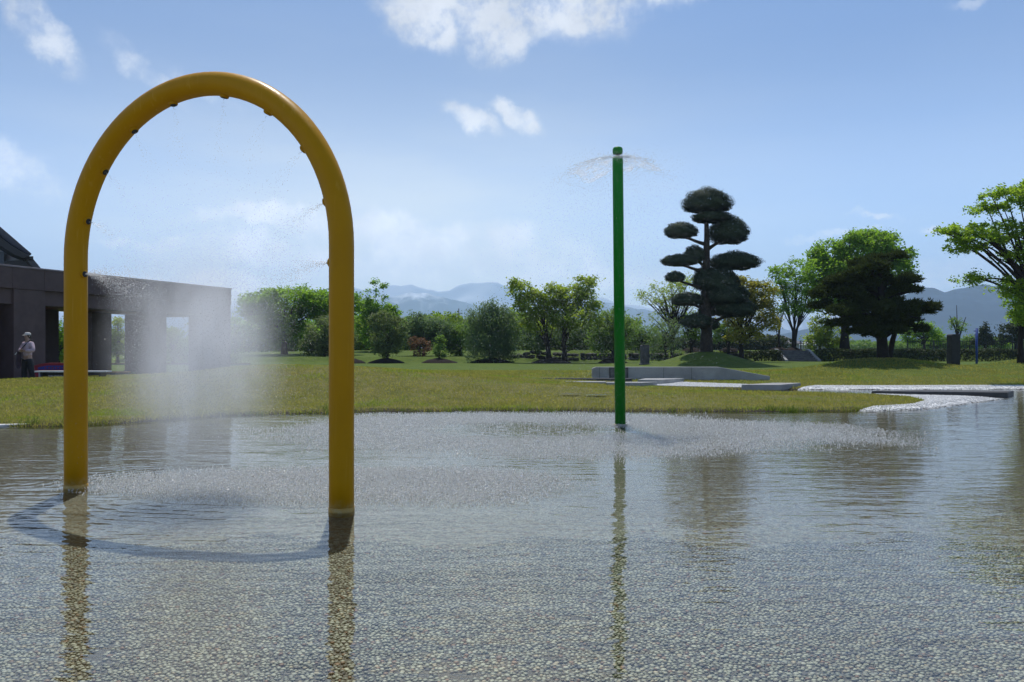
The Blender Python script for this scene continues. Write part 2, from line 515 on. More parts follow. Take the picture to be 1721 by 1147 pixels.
def floor_mat():
    m, t = material('pebble_floor')
    out = t.new('ShaderNodeOutputMaterial'); b = t.new('ShaderNodeBsdfPrincipled')
    co = t.new('ShaderNodeTexCoord').outputs['Object']
    wv = t.new('ShaderNodeTexVoronoi'); wv.inputs['Scale'].default_value = 48; wv.voronoi_dimensions = '2D'
    t.l.new(co, wv.inputs['Vector'])
    we = t.new('ShaderNodeTexVoronoi'); we.feature = 'DISTANCE_TO_EDGE'; we.inputs['Scale'].default_value = 48; we.voronoi_dimensions = '2D'
    t.l.new(co, we.inputs['Vector'])
    sp = t.new('ShaderNodeSeparateColor'); t.l.new(wv.outputs['Color'], sp.inputs[0])
    c = t.ramp(sp.outputs[0], PEB_STOPS, 'CONSTANT')
    c = t.mix(t.mapr(t.noise(co, 0.9, 4, 0.6), 0.35, 0.7, 0, 0.3), c, (0.25, 0.21, 0.12))
    e = t.mapr(we.outputs['Distance'], 0.03, 0.12)
    c = t.mix(e, (0.13, 0.115, 0.085), c)
    sp2 = t.new('ShaderNodeSeparateXYZ'); t.l.new(co, sp2.inputs[0])
    yb = t.math('ADD', t.math('MULTIPLY', t.math('SINE', t.math('MULTIPLY', sp2.outputs[0], 3.1)), 0.14), t.math('MULTIPLY', t.math('SINE', t.math('MULTIPLY_ADD', sp2.outputs[0], 7.3, 1.0)), 0.09))
    ins = t.math('LESS_THAN', sp2.outputs[1], t.math('ADD', yb, PY1))
    ins = t.math('MULTIPLY', ins, t.math('GREATER_THAN', sp2.outputs[1], PY0 + 0.02))
    ins = t.math('MULTIPLY', ins, t.math('LESS_THAN', t.math('ABSOLUTE', sp2.outputs[0]), t.math('MULTIPLY_ADD', sp2.outputs[1], 0.66, 0.74)))
    c = t.mix(ins, c, (0.19, 0.17, 0.13))
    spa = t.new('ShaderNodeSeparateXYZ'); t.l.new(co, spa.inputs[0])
    far_dim = t.mapr(t.math('ADD', spa.outputs[1], t.math('MULTIPLY', t.math('SUBTRACT', t.noise(co, 0.7, 4, 0.65), 0.5), 3.0)), 3.4, 7.5, 0.0, 0.5)  # same painted dimming with distance as on the built pebbles
    c = t.mix(far_dim, c, (0.105, 0.088, 0.05))
    t.l.new(c, b.inputs['Base Color'])
    b.inputs['Roughness'].default_value = 0.6
    t.l.new(t.bump(t.mapr(we.outputs['Distance'], 0.02, 0.3), 1.0, 0.006), b.inputs['Normal'])
    t.l.new(b.outputs[0], out.inputs[0])
    return m
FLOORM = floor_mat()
Z_FLOOR = -0.034
fb = MB()
def fq(x0, y0, x1, y1, mi):
    fb.add([(x0, y0, Z_FLOOR), (x1, y0, Z_FLOOR), (x1, y1, Z_FLOOR), (x0, y1, Z_FLOOR)], [(0, 1, 2, 3)], mi)
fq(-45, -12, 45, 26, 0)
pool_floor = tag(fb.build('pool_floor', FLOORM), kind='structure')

def build_pebbles():
    s = 0.0200
    nx = int(2 * PXM / s); ny = int((PY1 + 0.3 - PY0) / (s * 0.9))
    I, J = np.meshgrid(np.arange(nx), np.arange(ny))
    r2 = np.random.default_rng(11)
    X = -PXM + (I + 0.5 + 0.5 * (J % 2) - 0.25) * s + r2.uniform(-0.5, 0.5, I.shape) * s
    Y = PY0 + (J + 0.5) * s * 0.9 + r2.uniform(-0.5, 0.5, I.shape) * s
    n = 8
    ang = np.arange(n) * 2 * math.pi / n
    rot = r2.uniform(0, 0.7, I.shape)
    rad = np.full(I.shape + (n,), 0.024)
    for dj in range(-2, 3):
        for di in range(-2, 3):
            if di == 0 and dj == 0: continue
            dx = np.roll(np.roll(X, -dj, 0), -di, 1) - X; dy = np.roll(np.roll(Y, -dj, 0), -di, 1) - Y
            d = np.hypot(dx, dy); ok = (d < 0.1) & (d > 1e-6)
            th = np.arctan2(dy, dx)
            for k in range(n):
                cs = np.cos(th - ang[k] - rot)
                lim = np.where(ok & (cs > 0.05), d / 2 / np.maximum(cs, 0.05), 1.0)
                rad[..., k] = np.minimum(rad[..., k], lim)
    sm = (np.roll(rad, 1, -1) + np.roll(rad, -1, -1) + 2 * rad) / 4
    rad = np.minimum(rad, sm) * r2.uniform(0.66, 0.97, I.shape)[..., None]
    keep = (np.abs(X) < 0.66 * Y + 0.75) & (rad.mean(-1) > 0.0045) & (r2.random(I.shape) > 0.07)
    keep &= Y < PY1 + 0.14 * np.sin(3.1 * X) + 0.09 * np.sin(7.3 * X + 1)
    keep &= ~(fbm(X * 6, Y * 6, 3, 3) > 0.67)
    X, Y, rad, rot = X[keep], Y[keep], rad[keep], rot[keep]
    N = len(X)
    a = ang[None] + rot[:, None]
    h = r2.uniform(0.004, 0.0085, N)[:, None]
    def ring(f, z):
        return np.stack([X[:, None] + rad * f * np.cos(a), Y[:, None] + rad * f * np.sin(a), np.broadcast_to(z, a.shape)], -1)
    base = ring(1.0, Z_FLOOR - 0.004 + 0 * h)
    mid = ring(0.98, Z_FLOOR + h * 0.55)
    top = ring(0.76, Z_FLOOR + h)
    def emit(sel):
        k = sel.sum()
        VV = np.concatenate([base[sel], mid[sel], top[sel]], 1).reshape(-1, 3)
        o = (np.arange(k) * 3 * n)[:, None]
        i = np.arange(n)[None]; i2 = (np.arange(n)[None] + 1) % n
        q1 = np.stack([o + i, o + i2, o + n + i2, o + n + i], -1).reshape(-1, 4)
        q2 = np.stack([o + n + i, o + n + i2, o + 2 * n + i2, o + 2 * n + i], -1).reshape(-1, 4)
        cap = (o + 2 * n + i)
        return VV, [q1, q2, cap]
    # the 300 that show largest: nearest row inside the frame
    vis = (Y > 3.03) & (np.abs(X) < 0.635 * Y)
    order = np.where(vis)[0][np.argsort((X ** 2 + Y ** 2)[vis])][:300]
    single = np.zeros(N, bool); single[order] = True
    VV, fc = emit(~single)
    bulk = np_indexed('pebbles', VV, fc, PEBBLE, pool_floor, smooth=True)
    tag(bulk, kind='stuff')
    for j in order:
        c = np.array([X[j], Y[j], Z_FLOOR])
        vv = np.concatenate([base[j], mid[j], top[j]], 0) - c
        me = bpy.data.meshes.new('pebble')
        f = [(i, (i + 1) % n, n + (i + 1) % n, n + i) for i in range(n)] + [(n + i, n + (i + 1) % n, 2 * n + (i + 1) % n, 2 * n + i) for i in range(n)] + [tuple(range(2 * n, 3 * n))]
        me.from_pydata([tuple(p) for p in vv], [], f)
        me.polygons.foreach_set('use_smooth', [True] * len(f))
        me.materials.append(PEBBLE_ONE[j % len(PEBBLE_ONE)])
        o = bpy.data.objects.new('pebble', me); COL.objects.link(o)
        o.location = c; o.parent = pool_floor
    return N
PEBBLE_ONE = [pbr('pebble_stone', (c[0] * 1.10, c[1] * 1.03, c[2] * .81), (c[0] * .85, c[1] * .76, c[2] * .54), 60, 0.55) for c in
              [(0.48, 0.52, 0.50), (0.62, 0.66, 0.63), (0.38, 0.40, 0.39), (0.58, 0.62, 0.6), (0.62, 0.58, 0.50), (0.30, 0.29, 0.28), (0.42, 0.45, 0.44), (0.44, 0.32, 0.27), (0.66, 0.69, 0.67), (0.36, 0.38, 0.37), (0.16, 0.16, 0.18)]]
build_pebbles()

def water_mat():
    m, t = material('pool_water')
    out = t.new('ShaderNodeOutputMaterial')
    co = t.new('ShaderNodeTexCoord').outputs['Object']
    sep = t.new('ShaderNodeSeparateXYZ'); t.l.new(co, sep.inputs[0])
    X, Y = sep.outputs[0], sep.outputs[1]
    def ell(cx, cy, rx, ry):
        p = t.math('DIVIDE', t.math('SUBTRACT', X, cx), rx); q = t.math('DIVIDE', t.math('SUBTRACT', Y, cy), ry)
        return t.math('SQRT', t.math('ADD', t.math('MULTIPLY', p, p), t.math('MULTIPLY', q, q)))
    wob = t.math('MULTIPLY', t.math('SUBTRACT', t.noise(co, 0.8, 4), 0.5), 0.7)
    dA = t.math('ADD', ell(-1.5, 7.15, 2.4, 1.15), wob)
    mA = t.mapr(dA, 1.05, 0.75)
    dB = t.math('ADD', ell(0.9, 11.9, 4.6, 3.2), wob)
    mB = t.math('MULTIPLY', t.mapr(dB, 1.05, 0.8), t.mapr(dB, 0.22, 0.5))
    spl = t.math('MAXIMUM', mA, mB)
    # long swell, ripples, ring waves leaving the two splash zones, drop dimples
    st = t.vmath('MULTIPLY', co, (0.42, 1.35, 1))
    h = t.math('MULTIPLY', t.noise(st, 1.6, 2, 0.5), 0.0100)
    h = t.math('ADD', h, t.math('MULTIPLY', t.noise(st, 7.0, 2, 0.5, 0.4), 0.0050))
    far = t.mapr(Y, 4.5, 9.0, 0.35, 1.0)
    h = t.math('ADD', h, t.math('MULTIPLY', t.math('MULTIPLY', t.noise(st, 20.0, 2, 0.5), 0.0010), far))
    for (cx, cy, w, amp, r0) in ((-2.1, 6.9, 0.15, 0.0009, 1.2), (1.2, 12.0, 0.21, 0.0014, 2.2)):
        dd = ell(cx, cy, 1.0, 0.8)
        ph = t.math('ADD', t.math('MULTIPLY', dd, 2 * math.pi / w), t.math('MULTIPLY', t.noise(co, 1.1, 3), 14.0))
        am = t.math('MULTIPLY', t.mapr(dd, r0 + 3.4, r0), amp)
        am = t.math('MULTIPLY', am, t.mapr(t.noise(co, 0.55, 2), 0.38, 0.62, 0.1, 1))
        h = t.math('ADD', h, t.math('MULTIPLY', t.math('SINE', ph), am))
    h = t.math('ADD', h, t.math('MULTIPLY', t.math('MULTIPLY', t.noise(co, 55, 3, 0.6), 0.0015), spl))
    nrm = t.bump(h, 1.0, 1.0)
    gl = t.new('ShaderNodeBsdfGlossy'); gl.inputs['Roughness'].default_value = 0.02
    t.set(gl.inputs['Roughness'], t.math('ADD', t.math('MULTIPLY', spl, 0.10), 0.015))
    t.l.new(nrm, gl.inputs['Normal'])
    tr = t.new('ShaderNodeBsdfTransparent'); tr.inputs['Color'].default_value = (0.93, 0.965, 0.965, 1)
    fr = t.new('ShaderNodeFresnel'); fr.inputs['IOR'].default_value = 1.66
    t.l.new(nrm, fr.inputs['Normal'])
    mx = t.new('ShaderNodeMixShader')
    t.l.new(fr.outputs[0], mx.inputs[0]); t.l.new(tr.outputs[0], mx.inputs[1]); t.l.new(gl.outputs[0], mx.inputs[2])
    t.l.new(mx.outputs[0], out.inputs[0])
    return m
WATER = water_mat()
wb = MB().add([(-45, -12, 0), (45, -12, 0), (45, 26, 0), (-45, 26, 0)], [(0, 1, 2, 3)])
pool_water = tag(wb.build('pool_water', WATER), kind='structure')

# ------------------------------------------------------------------ splash arch
def yellow_paint():
    m, t = material('yellow_paint')
    out = t.new('ShaderNodeOutputMaterial'); b = t.new('ShaderNodeBsdfPrincipled')
    co = t.new('ShaderNodeTexCoord').outputs['Object']
    c = t.mix(t.mapr(t.noise(co, 3.0, 5, 0.6), 0.35, 0.7), (0.47, 0.228, 0.0), (0.43, 0.208, 0.0))
    drip = t.noise(t.vmath('MULTIPLY', co, (30, 30, 1.2)), 1.0, 4, 0.6)
    c = t.mix(t.mapr(drip, 0.56, 0.75, 0, 0.35), c, (0.60, 0.36, 0.06))
    spz = t.new('ShaderNodeSeparateXYZ'); t.l.new(co, spz.inputs[0])
    lime = t.math('MULTIPLY', t.mapr(t.math('ADD', spz.outputs[2], t.math('MULTIPLY', t.noise(co, 14, 4, .6), .12)), .17, .05), t.mapr(t.noise(co, 30, 3), .3, .7, .2, .7))
    c = t.mix(lime, c, (0.50, 0.42, 0.22))
    c = t.mix(t.mapr(t.noise(co, 22, 5, .7), .68, .74, 0, .5), c, (0.40, 0.20, 0.02))
    t.l.new(c, b.inputs['Base Color'])
    t.set(b.inputs['Roughness'], t.mapr(drip, 0.3, 0.7, 0.30, 0.5))
    b.inputs['Specular IOR Level'].default_value = 0.12
    t.l.new(t.bump(t.noise(co, 140, 2), 1.0, 0.0004), b.inputs['Normal'])
    t.l.new(b.outputs[0], out.inputs[0])
    return m
YEL = yellow_paint()
BLACK = pbr('black_rubber', (0.012, 0.011, 0.010), None, 30, 0.5, 0.4)
ARCH_R_T = 0.0925
span = (ARCH_R - ARCH_L).length
arch_rz = math.atan2((ARCH_R - ARCH_L).y, (ARCH_R - ARCH_L).x)
RA = span / 2; LEG = 3.325 - RA
arch = empty('splash_arch', ARCH_C, arch_rz, 'tall yellow pipe arch with spray nozzles standing in the shallow pool', 'splash arch')
def arch_pt(sg, par):
    """sg -1/+1 leg, par: height on the leg (<=LEG) or angle in degrees above the springing"""
path = [(-RA, 0, z) for z in np.linspace(-0.06, LEG, 8)]
path += [(-RA * math.cos(a), 0, LEG + RA * math.sin(a)) for a in np.linspace(0, math.pi, 49)[1:-1]]
path += [(RA, 0, z) for z in np.linspace(LEG, -0.06, 8)]
MB().tube(path, ARCH_R_T, 28).build('arch_pipe', YEL, arch, True)
NOZ = []
for sg in (-1, 1):
    c = MB().lathe([(ARCH_R_T + .001, -0.05), (ARCH_R_T + .004, -0.045), (ARCH_R_T + .004, 0.028), (ARCH_R_T + .003, 0.03), (ARCH_R_T + .001, 0.031)], 28)
    c.build('base_ring', YEL, arch, True, loc=(sg * RA, 0, 0))
    for par in (('z', 1.845), ('a', 15), ('a', 36), ('a', 57), ('a', 78)):
        if par[0] == 'z': ctr = Vector((sg * RA, 0, par[1])); inn = Vector((-sg, 0, 0))
        else:
            a = R(par[1]); ctr = Vector((sg * RA * math.cos(a), 0, LEG + RA * math.sin(a))); inn = Vector((-sg * math.cos(a), 0, -math.sin(a)))
        M = Matrix.Translation(ctr + inn * (ARCH_R_T - 0.012)) @ inn.to_track_quat('Z', 'Y').to_matrix().to_4x4()
        nb = MB().lathe([(0.036, 0), (0.036, 0.020), (0.031, 0.026), (0.022, 0.027)], 18, M, 0)
        nz = nb.build('nozzle', YEL, arch, True)
        MB().lathe([(0.026, 0.0275), (0.026, 0.0295), (0.012, 0.0297), (0.008, 0.022)], 16, M).build('nozzle_mouth', BLACK, nz, True)
        NOZ.append((Matrix.Translation(ARCH_C) @ Matrix.Rotation(arch_rz, 4, 'Z') @ (ctr + inn * (ARCH_R_T + .015)), Matrix.Rotation(arch_rz, 3, 'Z') @ inn, par))

# ------------------------------------------------------------------ green spray pole
GRN = pbr('green_paint', (0.002, 0.205, 0.010), (0.002, 0.185, 0.010), 3, 0.4, 0.15, 0.0003, 140)
POLE_H = 4.23
pole = empty('spray_pole', POLE, 0, 'tall green spray pole with a domed cap standing in the pool', 'spray pole')
pole.rotation_euler = (0, R(-0.55), 0)
MB().lathe([(0.084, -0.06), (0.084, POLE_H - 0.03), (0.080, POLE_H - 0.008), (0.066, POLE_H)], 28).build('pole_pipe', GRN, pole, True)
MB().lathe([(0.108, -0.055), (0.108, 0.012), (0.098, 0.022), (0.0845, 0.023)], 28).build('base_ring', pbr('beige_grout', (0.40, 0.36, 0.26), None, 20, 0.6), pole, True)
MB().lathe([(0.034, POLE_H - 0.01), (0.034, POLE_H + 0.045)], 16).build('spray_neck', BLACK, pole, True)
MB().lathe([(0.05, POLE_H + 0.036), (0.074, POLE_H + 0.046), (0.080, POLE_H + 0.075), (0.080, POLE_H + 0.12), (0.066, POLE_H + 0.145), (0.035, POLE_H + 0.157), (0.004, POLE_H + 0.160)], 28).build('cap', GRN, pole, True)

# ------------------------------------------------------------------ beds of white stones, kerbs, slabs
def stone_white():
    m, t = material('white_gravel')
    out = t.new('ShaderNodeOutputMaterial'); b = t.new('ShaderNodeBsdfPrincipled')
    co = t.new('ShaderNodeTexCoord').outputs['Object']
    v = t.new('ShaderNodeTexVoronoi'); v.inputs['Scale'].default_value = 24; t.l.new(co, v.inputs['Vector'])
    sp = t.new('ShaderNodeSeparateColor'); t.l.new(v.outputs['Color'], sp.inputs[0])
    c = t.ramp(sp.outputs[0], [(0, (0.55, 0.55, 0.53)), (0.5, (0.72, 0.72, 0.70)), (0.88, (0.40, 0.39, 0.37)), (0.95, (0.20, 0.19, 0.18))], 'LINEAR')
    t.l.new(c, b.inputs['Base Color']); b.inputs['Roughness'].default_value = 0.7
    t.l.new(t.bump(v.outputs['Distance'], -1.0, 0.02), b.inputs['Normal'])
    t.l.new(b.outputs[0], out.inputs[0])
    return m
GRAVEL = stone_white()
def poly_sheet(name, poly, mat, dz, step=0.2, zf=None):
    """sheet that follows the terrain inside a polygon"""
    bm = bmesh.new()
    vs = [bm.verts.new((p[0], p[1], 0)) for p in poly]
    bm.faces.new(vs)
    x0, x1 = min(p[0] for p in poly), max(p[0] for p in poly); y0, y1 = min(p[1] for p in poly), max(p[1] for p in poly)
    for ax, a, b in ((0, x0, x1), (1, y0, y1)):
        n = int((b - a) / step)
        for i in range(1, n + 1):
            co = [0, 0, 0]; no = [0, 0, 0]; co[ax] = a + i * step; no[ax] = 1
            bmesh.ops.bisect_plane(bm, geom=bm.verts[:] + bm.edges[:] + bm.faces[:], plane_co=co, plane_no=no)
    arr = np.array([v.co[:] for v in bm.verts])
    zz = (zf or terrain)(arr[:, 0], arr[:, 1])
    for v, z in zip(bm.verts, zz): v.co.z = z + dz
    bmesh.ops.recalc_face_normals(bm, faces=bm.faces[:])
    if sum(f.normal.z for f in bm.faces) < 0: bmesh.ops.reverse_faces(bm, faces=bm.faces[:])
    me = bpy.data.meshes.new(name); bm.to_mesh(me); bm.free()
    me.materials.append(mat)
    o = bpy.data.objects.new(name, me); COL.objects.link(o)
    return o
def in_poly(poly, X, Y):
    c = np.zeros(X.shape, bool)
    for i in range(len(poly)):
        (ax, ay), (bx, by) = poly[i], poly[(i + 1) % len(poly)]
        with np.errstate(divide='ignore', invalid='ignore'):
            c ^= ((ay > Y) != (by > Y)) & (X < (bx - ax) * (Y - ay) / ((by - ay) or 1e-9) + ax)
    return c
OCT = np.array([(1, 0, 0), (-1, 0, 0), (0, 1, 0), (0, -1, 0), (0, 0, 1), (0, 0, -1)], float)
OCF = np.array([(0, 2, 4), (2, 1, 4), (1, 3, 4), (3, 0, 4), (2, 0, 5), (1, 2, 5), (3, 1, 5), (0, 3, 5)])
def octs(name, C, S, mat, parent=None, A=None):
    """C (N,3) centres, S (N,3) half sizes, A optional (N,3) long-axis direction (for S[:,2])"""
    N = len(C)
    if A is None:
        th = rng.uniform(0, 2 * math.pi, N)
        ca, sa = np.cos(th), np.sin(th)
        v = OCT[None] * S[:, None]
        V = np.stack([v[..., 0] * ca[:, None] - v[..., 1] * sa[:, None], v[..., 0] * sa[:, None] + v[..., 1] * ca[:, None], v[..., 2]], -1)
    else:
        A = A / np.linalg.norm(A, axis=1, keepdims=True)
        ref = np.tile(np.array([[0.37, 0.91, 0.18]]), (N, 1))
        U = np.cross(A, ref); U /= np.linalg.norm(U, axis=1, keepdims=True)
        W = np.cross(A, U)
        v = OCT[None] * S[:, None]
        V = v[..., 0:1] * U[:, None] + v[..., 1:2] * W[:, None] + v[..., 2:3] * A[:, None]
    V = (V + C[:, None]).reshape(-1, 3)
    Fc = (OCF[None] + (np.arange(N) * 6)[:, None, None]).reshape(-1, 3)
    return np_indexed(name, V, [Fc], mat, parent, smooth=False)
STONE_CHIP = pbr('stone_chip', (0.72, 0.72, 0.70), (0.5, 0.49, 0.47), 9, 0.7)
BEACH = [(6.6, 15.35), (7.2, 15.3), (8.6, 15.7), (10.3, 17.3), (11.9, 18.95), (11.2, 19.85), (9.9, 20.35), (9.2, 20.45), (9.45, 18.9), (9.15, 17.6), (8.3, 16.5), (7.2, 15.85)]
BANK1 = [(PX(1340, 23), 23.25), (PX(1430, 23.4), 23.35), (14, 23.55), (30, 23.7), (45, 23.8), (45, 25.2), (30, 25.1), (14, 24.9), (PX(1440, 25), 24.75), (PX(1365, 25), 24.8)]
BANK2 = [(PX(1095, 24.6), 24.4), (PX(1250, 24), 23.6), (PX(1310, 23.5), 23.5), (PX(1338, 24.6), 24.7), (PX(1250, 25.6), 25.3), (PX(1140, 26), 26.2), (PX(1110, 26), 26.0)]
for nm, poly, n in (('gravel_beach', BEACH, 9000), ('gravel_bank', BANK1, 9000), ('gravel_bank', BANK2, 5000)):
    o = tag(poly_sheet(nm, poly, GRAVEL, 0.014), kind='structure')
    pa = np.array(poly); lo, hi = pa.min(0), np.minimum(pa.max(0), 22)
    hi = np.array([min(pa[:, 0].max(), 24), pa[:, 1].max()])
    X = rng.uniform(lo[0], hi[0], n * 2); Y = rng.uniform(lo[1], hi[1], n * 2)
    k = in_poly(poly, X, Y); X, Y = X[k][:n], Y[k][:n]
    Z = terrain(X, Y) + 0.016
    s = rng.uniform(0.008, 0.022, len(X))
    tag(octs('stones', np.stack([X, Y, Z], 1), np.stack([s, s * rng.uniform(.6, 1, len(X)), s * 0.6], 1), STONE_CHIP, o), kind='stuff')

CONC = pbr('concrete', (0.36, 0.355, 0.34), (0.26, 0.255, 0.245), 1.3, 0.85, 0.25, 0.004, 60)
CONC_D = pbr('dark_stone', (0.075, 0.072, 0.07), (0.045, 0.043, 0.042), 3, 0.6, 0.35, 0.004, 50)
def slab(name, quad, z0, z1, mat, label, bevel=0.012):
    o = MB().prism(quad, z0, z1).build(name, mat, None, bevel=bevel)
    return tag(o, label, 'slab')
# low curved concrete wall with a ramped right end
def low_wall():
    r = empty('low_wall', (PX(1100, 27.3), 27.3, 0.2), 0, 'low grey concrete wall with a ramped right end before the clipped tree', 'wall')
    ox, oy, oz = r.location
    top, bot = PZ(617, 27.3), -0.1
    x0, x1, x2 = PX(995, 27.3), PX(1207, 27.3), PX(1292, 27.3)
    prof = [(x0, bot), (x2, bot), (x2, PZ(632.5, 27.3)), (x1, top), (x0 + .12, top), (x0, top - .05)]
    mb = MB()
    n = len(prof)
    fr = [(p[0] - ox, -0.14 + 0.05 * 0, p[1] - oz) for p in prof]; bk = [(p[0] - ox, 0.16, p[1] - oz) for p in prof]
    mb.add(fr + bk, [tuple(range(n)), tuple(range(n, 2 * n))[::-1]] + [((i + 1) % n, i, n + i, n + (i + 1) % n) for i in range(n)])
    mb.build('wall_body', CONC, r, bevel=0.018)
    a, b = PX(1024, 27.1), PX(1056, 27.1)
    MB().box((a - ox, -0.185, bot - oz), (b - ox, -0.1405, top - oz - .012)).build('drain_frame', CONC_D, r)
    MB().box((a + .06 - ox, -0.195, bot - oz), (b - .06 - ox, -0.1855, top - oz - .07)).build('drain_panel', pbr('weathered_panel', (0.15, 0.15, 0.145), (0.09, 0.09, 0.088), 6, 0.8), r)
    for px in (1008, 1116, 1163):
        x = PX(px, 27.1) - ox
        MB().box((x - .006, -0.1425, bot - oz), (x + .006, -0.1402, top - oz - .02)).build('joint', CONC_D, r)
low_wall()
Zk = 0.235
slab('stone_kerb', [(PX(842, 26.3), 26.3), (PX(1062, 25.6), 25.7), (PX(1062, 26), 25.95), (PX(842, 26.3), 26.42)], 0.0, 0.25, CONC_D, 'long dark stone kerb tapering to the left across the lawn')
slab('stone_slab', [(PX(930, 24.6), 24.6), (PX(1018, 24.3), 24.3), (PX(1018, 24.9), 24.9), (PX(880, 25.3), 25.3)], 0.0, 0.195, CONC, 'pale flat slab at the left foot of the low wall')
slab('stone_slab', [(PX(1019, 24.0), 24.0), (PX(1078, 23.9), 23.9), (PX(1105, 24.6), 24.6), (PX(1019, 24.6), 24.6)], 0.0, 0.19, CONC, 'short flat slab just right of the green pole foot')
slab('stone_slab', [(PX(1072, 25.1), 25.1), (PX(1112, 25.0), 25.0), (PX(1150, 26.4), 26.4), (PX(1085, 26.3), 26.3)], 0.0, 0.235, CONC, 'raised wedge slab overhanging the white gravel by the low wall')
slab('stone_slab', [(PX(1246, 23.2), 23.2), (PX(1312, 23.1), 23.1), (PX(1346, 24.4), 24.4), (PX(1300, 24.5), 24.5)], 0.0, 0.165, CONC, 'dark edged slab between the two white gravel banks')
slab('stone_platform', [(PX(1490, 19.9), 20.75), (PX(1700, 19.9), 20.05), (PX(1704, 20.9), 20.9), (PX(1555, 21.3), 21.3)], -0.3, 0.11, CONC_D, 'long dark stone platform standing in the water behind the gravel beach', 0.02)
slab('stone_slab', [(PX(-40, 12.2), 12.12), (PX(52, 12.5), 12.5), (PX(46, 12.6), 12.64), (PX(-40, 12.3), 12.32)], -0.2, 0.03, pbr('pale_stone', (0.6, 0.59, 0.56)), 'narrow pale coping stone at the left pool edge')
# puddles on the grass; pale sky reflection is painted into their base colour
PUD = pbr('puddle', (0.36, 0.40, 0.44), None, 2, 0.04, 0.5)
for (px0, px1, D) in ((938, 978, 18.2), (982, 1024, 18.1)):
    pts = []
    for k in range(14):
        a = 2 * math.pi * k / 14
        pts.append((PX((px0 + px1) / 2, D) + (px1 - px0) / 2 / F * D * math.cos(a) * (1 + .12 * math.sin(3 * a)), D + 0.11 * math.sin(a)))
    tag(poly_sheet('puddle', pts, PUD, 0.045, 0.2, lambda X, Y: np.full(len(X), tz(PX((px0 + px1) / 2, D), D))), kind='structure')

# stone posts
GRAN = pbr('grey_granite', (0.085, 0.082, 0.085), (0.05, 0.048, 0.052), 5, 0.75, 0.3, 0.004, 70)
def monolith(px0, px1, ytop, ybase, D, label, mat):
    x0, x1 = PX(px0, D), PX(px1, D); w = x1 - x0
    zt, zb = PZ(ytop, D), tz((x0 + x1) / 2, D)
    r = empty('stone_post', ((x0 + x1) / 2, D, zb), 0.15, label, 'stone post')
    mb = MB()
    prof = [(-w * .52, -.2), (w * .52, -.2), (w * .5, zt - zb - .03), (w * .42, zt - zb), (-w * .40, zt - zb), (-w * .5, zt - zb - .05)]
    n = len(prof)
    mb.add([(a, -w * .42, b) for a, b in prof] + [(a, w * .42, b) for a, b in prof], [tuple(range(n)), tuple(range(n, 2 * n))[::-1]] + [((i + 1) % n, i, n + i, n + (i + 1) % n) for i in range(n)])
    mb.build('shaft', mat, r, bevel=0.02)
    MB().box((-w * .6, -w * .52, -.15), (w * .6, w * .52, .05)).build('plinth', mat, r, bevel=.015)
monolith(1077, 1090, 580, 615, 43, 'short grey stone post on the lawn left of the clipped tree', GRAN)
monolith(1594.5, 1610, 562, 621, 35.4, 'tall dark stone post on the lawn right of the dark pine', pbr('black_granite', (0.03, 0.028, 0.03), (0.018, 0.017, 0.018), 5, 0.6, 0.35, 0.004, 70))
# blue pole
BLUE = pbr('blue_paint', (0.022, 0.06, 0.30), None, 5, 0.45)
bp = empty('blue_post', (PX(1641.5, 35.4), 35.4, tz(PX(1641.5, 35.4), 35.4)), 0, 'thin blue metal post with a short side arm on the right lawn', 'post')
hz = PZ(552, 35.4) - bp.location.z
MB().tube([(0, 0, -.2), (0, 0, hz)], .048, 12).build('post_pipe', BLUE, bp, True)
MB().tube([(0, 0, hz - .13), (-.13, 0, hz - .12)], .02, 8).build('side_arm', BLUE, bp, True)
gp = empty('grey_post', (PX(1717, 45), 45, tz(PX(1717, 45), 45)), 0, 'slim grey post at the right edge by the hedge', 'post')
MB().tube([(0, 0, -.2), (0, 0, PZ(563, 45) - gp.location.z)], .05, 10).build('post_pipe', GRAN, gp, True)
MB().lathe([(.06, PZ(563, 45) - gp.location.z), (.05, PZ(563, 45) - gp.location.z + .04), (.01, PZ(563, 45) - gp.location.z + .06)], 10).build('post_cap', GRAN, gp, True)

# steps in the bank
STEPM = pbr('step_stone', (0.17, 0.16, 0.15), (0.10, 0.095, 0.09), 4, 0.85, 0.2, 0.004, 50)
st = empty('garden_steps', (PX(1341, 59.4), 58.6, tz(PX(1341, 58.6), 58.6)), 0, 'stone garden steps with sloping side kerbs up the dark bank', 'steps')
w2 = (1366 - 1316) / 2 / F * 59
rise = (1.10 - st.location.z) / 6
for i in range(6):
    MB().box((-w2, i * .33, -.3), (w2, i * .33 + .328 + (.6 if i == 5 else 0), rise * (i + 1))).build('step', STEPM, st, bevel=.015)
for sg in (-1, 1):
    x = sg * (w2 + .11)
    kb = [(-.25, -.3), (2.3, -.3), (2.3, rise * 6 + .12), (2.0, rise * 6 + .12), (-.25, .12)]
    mb = MB(); n = 5
    mb.add([(x - .105, a, b) for a, b in kb] + [(x + .105, a, b) for a, b in kb], [tuple(range(n))[::-1], tuple(range(n, 2 * n))] + [(i, (i + 1) % n, n + (i + 1) % n, n + i) for i in range(n)])
    mb.build('side_kerb', CONC, st, bevel=.015)

